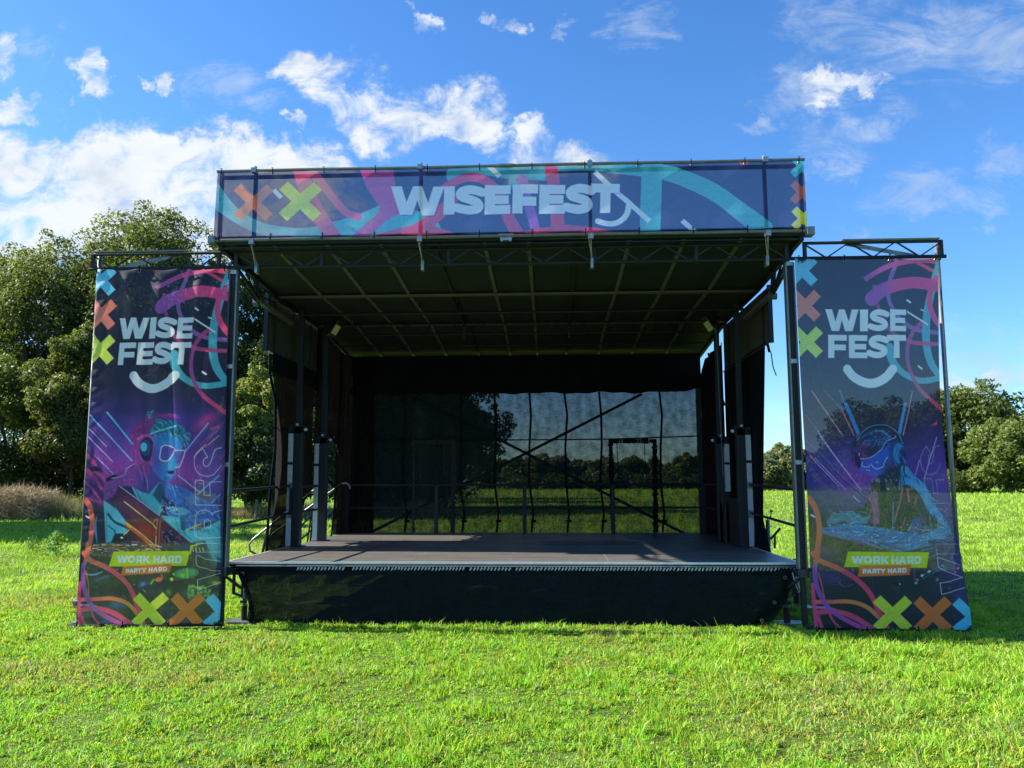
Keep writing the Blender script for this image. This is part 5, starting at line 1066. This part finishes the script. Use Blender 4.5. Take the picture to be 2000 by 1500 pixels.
# ------------------------------------------------------------------ ground
def ground_mat():
    m = bpy.data.materials.new('meadow ground'); m.use_nodes = True; nt = m.node_tree; N = nt.nodes; L = nt.links; p = N['Principled BSDF']
    p.inputs['Roughness'].default_value = 0.9; p.inputs['Specular IOR Level'].default_value = 0.1
    tc = N.new('ShaderNodeTexCoord')
    def nz(s, d=6, r=.6):
        n = N.new('ShaderNodeTexNoise'); n.inputs['Scale'].default_value = s; n.inputs['Detail'].default_value = d; n.inputs['Roughness'].default_value = r; L.new(tc.outputs['Object'], n.inputs['Vector']); return n
    a = nz(0.12); b = nz(1.6, 8, .7); c = nz(14, 4, .7)
    def mixc(f, c1, c2, lo=.35, hi=.65):
        mr = N.new('ShaderNodeMapRange'); mr.inputs[1].default_value = lo; mr.inputs[2].default_value = hi; L.new(f, mr.inputs[0])
        x = N.new('ShaderNodeMix'); x.data_type = 'RGBA'; L.new(mr.outputs[0], x.inputs[0])
        for k, v in ((6, c1), (7, c2)):
            if isinstance(v, tuple): x.inputs[k].default_value = (*v, 1)
            else: L.new(v, x.inputs[k])
        return x.outputs[2]
    g1 = mixc(b.outputs[0], (0.030, 0.058, 0.010), (0.09, 0.155, 0.020)); g2 = mixc(b.outputs[0], (0.08, 0.13, 0.02), (0.15, 0.22, 0.04))
    g = mixc(a.outputs[0], g1, g2); g = mixc(c.outputs[0], (0.05, 0.085, 0.016), g, .3, .55)
    L.new(g, p.inputs['Base Color'])
    bp = N.new('ShaderNodeBump'); bp.inputs['Strength'].default_value = 0.9; bp.inputs['Distance'].default_value = 0.05; L.new(c.outputs[0], bp.inputs['Height']); L.new(bp.outputs[0], p.inputs['Normal'])
    return m
b = MB(); b.add([(-900, -60, 0), (900, -60, 0), (900, 1800, 0), (-900, 1800, 0)], [(0, 1, 2, 3)])
o = b.build('ground', ground_mat()).o; tag(o, kind='structure')

# ------------------------------------------------------------------ grass blades
R = np.random.default_rng(11)
def in_view(x, y, m=1.42):
    vx = x-CX; vy = y+DIST; rx = vx*_R0.x+vy*_R0.y; d = vx*_F0.x+vy*_F0.y
    return np.abs(rx) < d*(1000/F_PX)*m+0.4
def scatter(y0, y1, n, power=1.0):
    d0, d1 = y0+DIST, y1+DIST
    d = np.sqrt(R.uniform(d0*d0, d1*d1, n)) if power == 1 else d0*(d1/d0)**R.uniform(0, 1, n)
    x = CX + (R.uniform(-1, 1, n)*0.90 - YAW)*d; y = d-DIST
    return x, y
def blades(name, x, y, h, w, segs, label, outward=None, tint=None):
    n = len(x)
    fl = fbm(x, y, 0.9, 21, 3)*2-1; fl2 = fbm(x, y, 2.2, 33, 3)
    lush = fbm(x, y, 0.45, 51, 4); dry = fbm(x, y, 0.7, 77, 4); clump = fbm(x, y, 3.5, 91, 3)
    tuft = fbm(x+0.3*fl, y, 3.1, 14, 2); hh = h*np.where(R.uniform(0, 1, n) < 0.05, 1.7, 1.0)*(0.30+1.75*np.clip(tuft-0.25, 0, 1)**1.2*1.3)*(0.7+0.6*lush)*R.uniform(0.6, 1.35, n)
    ang = fl*4.5+fl2*3+R.normal(0, 0.6, n); lean = np.clip(R.normal(0.92, 0.36, n)+0.9*(fl2-0.5), 0.05, 1.5)
    dx, dy = np.cos(ang), np.sin(ang); side = R.uniform(0, 2*PI, n); wx, wy = np.cos(side)*w*0.5, np.sin(side)*w*0.5
    sunk = -0.01
    if outward is not None: ang = outward+R.normal(0, .5, n)+0.7*np.sin(fl*4); hh = hh*tint[:, 0]
    dx, dy = np.cos(ang), np.sin(ang)
    l1, l2 = lean*0.6, np.minimum(lean*1.4, 1.62)
    mx_, my_, mz = x+dx*np.sin(l1)*hh*0.5, y+dy*np.sin(l1)*hh*0.5, np.cos(l1)*hh*0.5
    tx, ty, tz = mx_+dx*np.sin(l2)*hh*0.5, my_+dy*np.sin(l2)*hh*0.5, mz+np.cos(l2)*hh*0.5
    g = R.uniform(0, 1, n)
    base = np.stack([0.236+0.138*g+0.07*(lush-.5), 0.410+0.15*g+0.06*(lush-.5), 0.026+0.028*g], 1)
    pal = np.stack([0.31+0.07*g, 0.37+0.07*g, 0.060+0.04*g], 1); k = np.clip((dry-0.54)*3.5, 0, .8)[:, None]
    colr = base*(1-k)+pal*k
    straw = (R.uniform(0, 1, n) < 0.025+0.10*np.clip((dry-0.58)*6, 0, 1)); colr[straw] = np.stack([0.36+0.1*g, 0.31+0.08*g, 0.15+0.05*g], 1)[straw]
    cool = R.uniform(0, 1, n) < 0.10; colr[cool] *= np.array([0.75, 0.9, 1.7])
    if tint is not None: colr = colr*tint[:, 1:4]
    if segs == 2:
        V = np.empty((n, 5, 3)); V[:, 0] = np.stack([x-wx, y-wy, np.full(n, sunk)], 1); V[:, 1] = np.stack([x+wx, y+wy, np.full(n, sunk)], 1)
        V[:, 2] = np.stack([mx_+wx*.85, my_+wy*.85, mz], 1); V[:, 3] = np.stack([mx_-wx*.85, my_-wy*.85, mz], 1); V[:, 4] = np.stack([tx, ty, tz], 1)
        i = np.arange(n)[:, None]*5; Q = [i+np.array([0, 1, 2, 3]), i+np.array([3, 2, 4])]; C = np.repeat(colr, 5, 0)
    else:
        V = np.empty((n, 3, 3)); V[:, 0] = np.stack([x-wx, y-wy, np.full(n, sunk)], 1); V[:, 1] = np.stack([x+wx, y+wy, np.full(n, sunk)], 1); V[:, 2] = np.stack([tx, ty, tz], 1)
        Q = [np.arange(n*3).reshape(n, 3)]; C = np.repeat(colr, 3, 0)
    o = np_mesh(name, V.reshape(-1, 3), Q, M['grass'], C, 'tint'); tag(o, label, 'grass', kind='stuff'); return o
def no_stage(x, y): return ~((np.abs(x) < 3.3) & (y > 0.6) & (y < 5.8)) & ~((np.abs(x) < 2.8) & (y > 0.15) & (y < 5.8))
tx_, ty_ = scatter(-5.9, 2.2, 54000, 1); k = no_stage(tx_, ty_) & in_view(tx_, ty_); tx_, ty_ = tx_[k], ty_[k]; nt_ = len(tx_)
per = 11; ti = np.repeat(np.arange(nt_), per); oa = R.uniform(0, 2*PI, len(ti)); orr = R.uniform(0, 1, len(ti))**.7*np.repeat(R.uniform(0.015, 0.055, nt_), per)
tt = np.stack([R.uniform(0.55, 1.5, nt_), R.uniform(0.72, 1.22, nt_), R.uniform(0.78, 1.15, nt_), R.uniform(0.7, 1.3, nt_)], 1)
x = tx_[ti]+np.cos(oa)*orr; y = ty_[ti]+np.sin(oa)*orr; d = y+DIST
blades('lawn', x, y, 0.060*(1-0.25*np.exp(-((y+0.3)/0.7)**2)), 0.0058+0.0005*d, 2, 'bright green uneven lawn in front of the stage', oa, tt[ti])
x, y = scatter(1.8, 24, 290000, 2); k = no_stage(x, y) & in_view(x, y) & ((np.abs(x) > 2.5) | (y > 5.5)); x, y = x[k], y[k]; d = y+DIST
blades('grass', x, y, 0.075+0.002*d, 0.004+0.0010*d, 1, 'sunlit meadow grass beside and behind the stage')
x, y = scatter(22, 175, 230000, 2); k = in_view(x, y); x, y = x[k], y[k]; d = y+DIST
blades('grass', x, y, 0.09+0.0022*d, 0.002+0.0011*d, 1, 'far meadow grass running back to the tree line')
# short weeds standing in the field on the left
def weed(px, py, h, seed, label):
    P = ray(px, py); s_ = -EYE/P.z; c = CAM+P*s_; r = np.random.default_rng(seed); n = 260
    a = r.uniform(0, 2*PI, n); rr = r.uniform(0, 0.5, n)*h; z = r.uniform(0.1, 1, n)*h*np.clip(1.1-rr/h, .3, 1); cx = c.x+np.cos(a)*rr; cy = c.y+np.sin(a)*rr
    s = h*0.09; V = np.stack([np.stack([cx+r.uniform(-s, s, n), cy+r.uniform(-s, s, n), z+r.uniform(-s, s, n)], 1) for _ in range(3)], 1)
    C = np.repeat(np.stack([r.uniform(.07, .15, n), r.uniform(.14, .24, n), r.uniform(.02, .06, n)], 1), 3, 0)
    o = np_mesh('weed', V.reshape(-1, 3), [np.arange(n*3).reshape(n, 3)], M['leaf'], C, 'tint', loc=(c.x, c.y, 0)); tag(o, label, 'weed', 'weeds in the field')
weed(105, 1088, 0.62, 1, 'tall green weed left of the tall banner on the left'); weed(62, 1078, 0.40, 2, 'low green weed in the sunlit grass near the left edge'); weed(478, 1052, 0.42, 3, 'wispy weed between the left corner post and the side drape')

# ------------------------------------------------------------------ trees
def gp(px, Y):                     # ground point under a photo column at depth Y
    p = at(px, 900, Y); return p.x
def leaves(C_, Rr, n, size, r, tints, flat=0.75, fill=0.35):
    """leaf clumps: n diamond leaves scattered round the clump centres C_ (k,3) of radius Rr (k,)"""
    w = Rr**2; idx = r.choice(len(C_), n, p=w/w.sum()); d = r.normal(size=(n, 3)); d[:, 2] = d[:, 2]*0.9+0.25; d /= np.linalg.norm(d, axis=1)[:, None]
    rad = Rr[idx]*np.where(r.uniform(0, 1, n) < fill, r.uniform(0.2, 0.9, n), r.uniform(0.8, 1.12, n)); P = C_[idx]+d*rad[:, None]*np.array([1, 1, flat])
    nrm = d*0.8+r.normal(size=(n, 3))*0.75+np.array([0, 0, 0.35]); nrm /= np.linalg.norm(nrm, axis=1)[:, None]
    t = np.cross(nrm, r.normal(size=(n, 3))); t /= np.linalg.norm(t, axis=1)[:, None]; b2 = np.cross(nrm, t); s = size*r.uniform(0.55, 1.35, n)[:, None]
    V = np.stack([P-t*s, P-b2*s*0.5+nrm*s*0.12, P+t*s, P+b2*s*0.5+nrm*s*0.12], 1)
    ti = np.array(tints)[(idx+r.integers(0, 2, n)) % len(tints)]; C = ti*r.uniform(0.7, 1.3, n)[:, None]; C[:, 0] *= r.uniform(0.85, 1.2, n)
    return V.reshape(-1, 3), np.arange(n*4).reshape(n, 4), np.repeat(C, 4, 0)
GREEN = [(0.095, 0.132, 0.028), (0.078, 0.112, 0.026), (0.115, 0.148, 0.032)]
OLIVE = [(0.105, 0.128, 0.032), (0.082, 0.105, 0.028), (0.128, 0.146, 0.038)]
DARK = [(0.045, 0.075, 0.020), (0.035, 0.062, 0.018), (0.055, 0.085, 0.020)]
YELLOW = [(0.19, 0.21, 0.045), (0.15, 0.18, 0.04), (0.12, 0.16, 0.035)]
MID = [(0.125, 0.165, 0.036), (0.105, 0.142, 0.032), (0.15, 0.185, 0.042)]
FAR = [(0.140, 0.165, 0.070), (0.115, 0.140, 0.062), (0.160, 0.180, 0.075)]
def tree(label, cat, x, Y, H, W, seed, tints, n, leaf, group, low=0.12, name='deciduous_tree', nclump=46, dead=False, depth=0.8, cs=1.0):
    r = np.random.default_rng(seed); t = Thing(name, label, cat, (x, Y, 0), group)
    k = nclump; u = r.normal(size=(k, 3)); u /= np.linalg.norm(u, axis=1)[:, None]; q = r.uniform(0.35, 0.92, k)**0.6
    zc = H*(1+low)/2; hz = H*(1-low)/2; C_ = np.stack([u[:, 0]*W*q*(0.86), u[:, 1]*W*depth*q, zc+u[:, 2]*hz*q*0.86], 1)
    C_[:, :2] *= np.clip(1.18-0.5*((C_[:, 2]-zc)/hz).clip(-.2, 1)**2, .6, 1.15)[:, None]
    Rr = W*r.uniform(0.22, 0.38, k)*cs; C_[:, 2] = np.clip(C_[:, 2], low*H+Rr*0.5, H-Rr*0.75)
    k2 = k*3; ii = r.integers(0, k, k2); o = r.normal(size=(k2, 3)); o /= np.linalg.norm(o, axis=1)[:, None]
    C2 = C_[ii]+o*Rr[ii][:, None]*1.0; R2 = Rr[ii]*r.uniform(0.28, 0.5, k2); C2[:, 2] = np.clip(C2[:, 2], R2*0.5, H*1.02)
    CC = np.vstack([C_, C2]); RR = np.r_[Rr, R2]
    V, Q, C = leaves(CC, RR, n, leaf, r, tints); V[:, 2] *= H/np.percentile(V[:, 2], 99.9); V[:, :2] *= W/np.percentile(np.abs(V[:, 0]), 99.3); V[:, 2] = np.maximum(V[:, 2], 0.02)
    np_mesh('crown', V, [Q], M['leaf'], C, 'tint', parent=t.o)
    b = MB(); tr = max(0.06, W*0.055); top_ = zc*0.9
    p0 = Vector((x, Y, 0)); p1 = Vector((x+r.uniform(-.3, .3), Y, top_*0.45)); p2 = Vector((x+r.uniform(-.5, .5), Y, top_)); b.tube([p0, p1, p2], tr, 8, tr*0.35)
    for j in r.choice(k, min(k, 16), replace=False):
        e = Vector(C_[j])+Vector((x, Y, 0)); s = p0.lerp(p2, min(0.9, 0.3+0.5*max(0.0, float(C_[j][2]))/H)); mid = s.lerp(e, 0.55)+Vector((0, 0, -0.05*H*r.uniform(0, 1))); b.tube([s, mid, e], tr*0.42, 6, tr*0.07)
        for _ in range(2): e2 = e+Vector(r.normal(size=3))*float(Rr[j])*0.7; b.tube([mid.lerp(e, .5), e2], tr*0.14, 4, tr*0.03)
    if dead:
        for _ in range(7): e2 = p1+Vector((r.uniform(-.9, .9), -W*0.9, r.uniform(-.3, .9))); b.tube([p1+Vector((0, -W*.6, 0)), p1.lerp(e2, .8)+Vector((r.uniform(-.2, .2), -.2, .15)), e2], 0.03, 4, 0.008)
    b.build('trunk', M['bark'], t); return t
GL = 'trees along the left edge of the field'
def tp(label, px, top_y, hw, Y, seed, tints, n, leaf, group=GL, cat='tree', **k):      # from its photo column, top and half width
    p = at(px, top_y, Y); e = at(px+hw, 900, Y); c = at(px, 900, Y); tree(label, cat, c.x, Y, p.z, abs(e.x-c.x), seed, tints, n, leaf, group, **k)
tp('tallest broad olive green tree, rising above the tall banner on the left', 285, 424, 165, 38, 1, OLIVE, 80000, 0.10, nclump=80)
tp('high loose crowned tree at the left edge of the field', 80, 470, 150, 37, 2, OLIVE, 70000, 0.10, nclump=70, cs=.9)
tp('tree cut by the left edge of the picture, behind the high loose crowned one', -60, 480, 150, 41, 3, GREEN, 40000, 0.12)
tp('middle height tree seen between the high loose crowned tree and the tallest one', 180, 480, 110, 41, 16, OLIVE, 46000, 0.11)
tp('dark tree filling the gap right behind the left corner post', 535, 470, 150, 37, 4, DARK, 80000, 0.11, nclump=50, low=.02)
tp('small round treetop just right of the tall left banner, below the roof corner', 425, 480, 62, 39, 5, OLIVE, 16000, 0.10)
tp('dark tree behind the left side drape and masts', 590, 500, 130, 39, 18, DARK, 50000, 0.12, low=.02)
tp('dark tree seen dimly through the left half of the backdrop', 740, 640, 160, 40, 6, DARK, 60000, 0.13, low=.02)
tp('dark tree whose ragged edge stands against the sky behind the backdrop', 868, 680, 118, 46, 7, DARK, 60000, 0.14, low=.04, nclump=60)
tp('leafy sunlit bush tree in front of the tall left trees, beside the banner', 140, 640, 82, 31, 8, OLIVE, 42000, 0.085, low=.05, cat='tree')
tp('shaded bush under the high loose crowned tree at the left edge', 10, 700, 110, 32, 9, GREEN, 36000, 0.09, low=.0)
tp('yellow green bush catching the sun between left post and side drape', 500, 715, 62, 29, 10, YELLOW, 22000, 0.085, low=.35)
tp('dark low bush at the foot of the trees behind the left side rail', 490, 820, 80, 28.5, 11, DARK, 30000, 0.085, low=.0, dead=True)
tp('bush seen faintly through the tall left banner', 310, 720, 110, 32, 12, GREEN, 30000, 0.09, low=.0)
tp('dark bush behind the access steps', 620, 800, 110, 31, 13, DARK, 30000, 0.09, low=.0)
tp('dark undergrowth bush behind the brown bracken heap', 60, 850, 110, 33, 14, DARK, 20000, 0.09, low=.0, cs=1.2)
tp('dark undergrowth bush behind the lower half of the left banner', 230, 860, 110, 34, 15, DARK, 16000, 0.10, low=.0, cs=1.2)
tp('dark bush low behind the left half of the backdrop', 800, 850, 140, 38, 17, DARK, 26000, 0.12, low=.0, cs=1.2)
tree('tree beyond the left edge of the picture whose shade falls on the grass', 'tree', -31, 22, 14, 4.2, 31, GREEN, 22000, 0.32, GL)
tree('tree beyond the left edge of the picture, nearer of the two casting shade', 'tree', -31, 17, 14, 5.5, 32, GREEN, 22000, 0.32, GL)
tp('dark tree deeper in the row, seen through the backdrop left of the ragged edge', 815, 715, 120, 60, 19, DARK, 26000, 0.2, low=.03)
tp('last tree of the left row, dim behind the backdrop', 850, 760, 100, 74, 20, DARK, 22000, 0.24, low=.02)
GR = 'trees along the far side of the field'
tp('tall dark oak whose rounded top shows above the trees at the right', 1905, 750, 112, 118, 41, GREEN, 34000, 0.30, GR, nclump=60, low=.0)
tp('round oak seen through the middle of the tall right banner', 1722, 772, 110, 118, 42, GREEN, 26000, 0.32, GR, nclump=50, low=.0)
tp('paler bushy tree in front of the oak at the right edge', 1962, 818, 74, 104, 43, MID, 26000, 0.25, GR, low=.0)
tp('pale tree cut by the right edge of the picture', 2035, 800, 70, 108, 44, MID, 14000, 0.27, GR, low=.0)
tp('dark tree between the two oaks, behind the right edge of the right banner', 1820, 800, 70, 126, 45, DARK, 16000, 0.32, GR, low=.0)
tp('low hedge bush along the field edge at the right', 1870, 915, 60, 108, 46, GREEN, 9000, 0.25, GR, low=.0, name='hedge_bush')
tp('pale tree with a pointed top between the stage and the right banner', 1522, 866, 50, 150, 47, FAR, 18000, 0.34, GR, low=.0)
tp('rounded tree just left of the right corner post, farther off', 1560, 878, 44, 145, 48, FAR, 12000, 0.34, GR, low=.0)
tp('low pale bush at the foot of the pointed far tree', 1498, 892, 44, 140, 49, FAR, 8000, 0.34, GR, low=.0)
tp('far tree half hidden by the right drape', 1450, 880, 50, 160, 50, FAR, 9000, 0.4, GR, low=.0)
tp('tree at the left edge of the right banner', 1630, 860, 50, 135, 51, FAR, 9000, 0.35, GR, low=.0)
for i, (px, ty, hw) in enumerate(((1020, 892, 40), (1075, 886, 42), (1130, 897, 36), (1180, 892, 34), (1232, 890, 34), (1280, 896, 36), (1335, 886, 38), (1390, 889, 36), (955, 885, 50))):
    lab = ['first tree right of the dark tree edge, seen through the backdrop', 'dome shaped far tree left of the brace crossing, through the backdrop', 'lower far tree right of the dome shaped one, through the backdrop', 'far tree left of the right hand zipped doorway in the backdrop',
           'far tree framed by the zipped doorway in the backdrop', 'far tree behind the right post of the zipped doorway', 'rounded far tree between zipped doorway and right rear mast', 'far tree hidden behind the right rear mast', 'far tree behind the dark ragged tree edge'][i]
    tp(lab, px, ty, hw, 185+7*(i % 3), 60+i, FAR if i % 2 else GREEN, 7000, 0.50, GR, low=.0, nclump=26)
for i, (px, hw) in enumerate(((1050, 70), (1170, 70), (1300, 75), (1420, 70), (1540, 70))):
    tp(['low dark bush at the far field edge, leftmost of five', 'low dark bush at the far field edge, second from the left', 'low dark bush at the far field edge, middle of five', 'low dark bush at the far field edge, fourth from the left', 'low dark bush at the far field edge, rightmost of five'][i], px, 925, hw, 178, 80+i, DARK, 5000, 0.5, 'bushes at the far field edge', cat='bush', name='hedge_bush', low=.0, nclump=24)

# ------------------------------------------------------------------ field edge on the left: posts, bracken, rank grass
for px, lab in ((75, 'short weathered fence post in front of the brown bracken heap'), (503, 'short fence post among dry stems left of the side drape')):
    Y = 27.5; c = at(px, 900, Y); h = 0.95
    b = MB(); b.tube([(c.x, Y, 0), (c.x+0.03, Y, h*.6), (c.x+0.02, Y, h)], 0.075, 7, 0.065); top('fence_post', lab, 'fence post', (c.x, Y, 0), b, M['wood_post'], 'fence posts along the field edge')
def stems(name, label, cat, x0, x1, Y, Hf, n, seed, cols, ln, kind=None, wid=0.012, spread=1.3, zf=1.0):
    r = np.random.default_rng(seed); t = r.uniform(0, 1, n); x = x0+(x1-x0)*t; y = Y+r.uniform(-spread, spread, n); hm = np.array([Hf(v) for v in t]); z = r.uniform(0, 1, n)*hm*zf
    d = r.normal(size=(n, 3)); d[:, 2] = np.abs(d[:, 2])*0.7+0.1 if zf > .2 else np.abs(d[:, 2])*2+1.2; d /= np.linalg.norm(d, axis=1)[:, None]; L_ = ln*r.uniform(.4, 1.2, n)[:, None]
    if zf <= .2: L_ = (hm*r.uniform(.6, 1.1, n))[:, None]
    P = np.stack([x, y, z], 1); s = r.normal(size=(n, 3)); s /= np.linalg.norm(s, axis=1)[:, None]; s *= wid
    V = np.stack([P-s, P+s, P+d*L_+s*.3], 1); C = np.array(cols)[r.integers(0, len(cols), n)]*r.uniform(.6, 1.3, n)[:, None]
    c0 = ((x0+x1)/2, Y, 0); o = np_mesh(name, V.reshape(-1, 3), [np.arange(n*3).reshape(n, 3)], M['bracken'], np.repeat(C, 3, 0), 'tint', loc=c0)
    V2 = o; tag(o, label, cat, kind=kind); return o
xa, xb, xc, xd = at(-40, 900, 28).x, at(112, 900, 28).x, at(175, 900, 28.5).x, at(440, 900, 28).x
stems('bracken_heap', 'heap of brown dead bracken at the left edge of the field', 'bracken heap', xa, xb, 28, lambda t: 1.45-0.5*abs(t-0.55)-0.35*max(0, t-.8)*3+0.12*math.sin(t*23), 12000, 3, [(0.46, 0.37, 0.22), (0.32, 0.25, 0.14), (0.56, 0.48, 0.32), (0.20, 0.17, 0.09)], 0.5, wid=0.016)
stems('rank_grass', 'pale rank grass and dry stems along the foot of the left trees', 'grass', xb-0.7, xd+11, 28.3, lambda t: 0.95+0.25*math.sin(t*19)+0.15*math.sin(t*47) if t < .2 else 0.75+0.2*math.sin(t*50), 22000, 4, [(0.30, 0.28, 0.11), (0.40, 0.36, 0.18), (0.20, 0.24, 0.07), (0.42, 0.36, 0.2)], 0.7, kind='stuff', zf=.1, wid=0.014, spread=0.7)
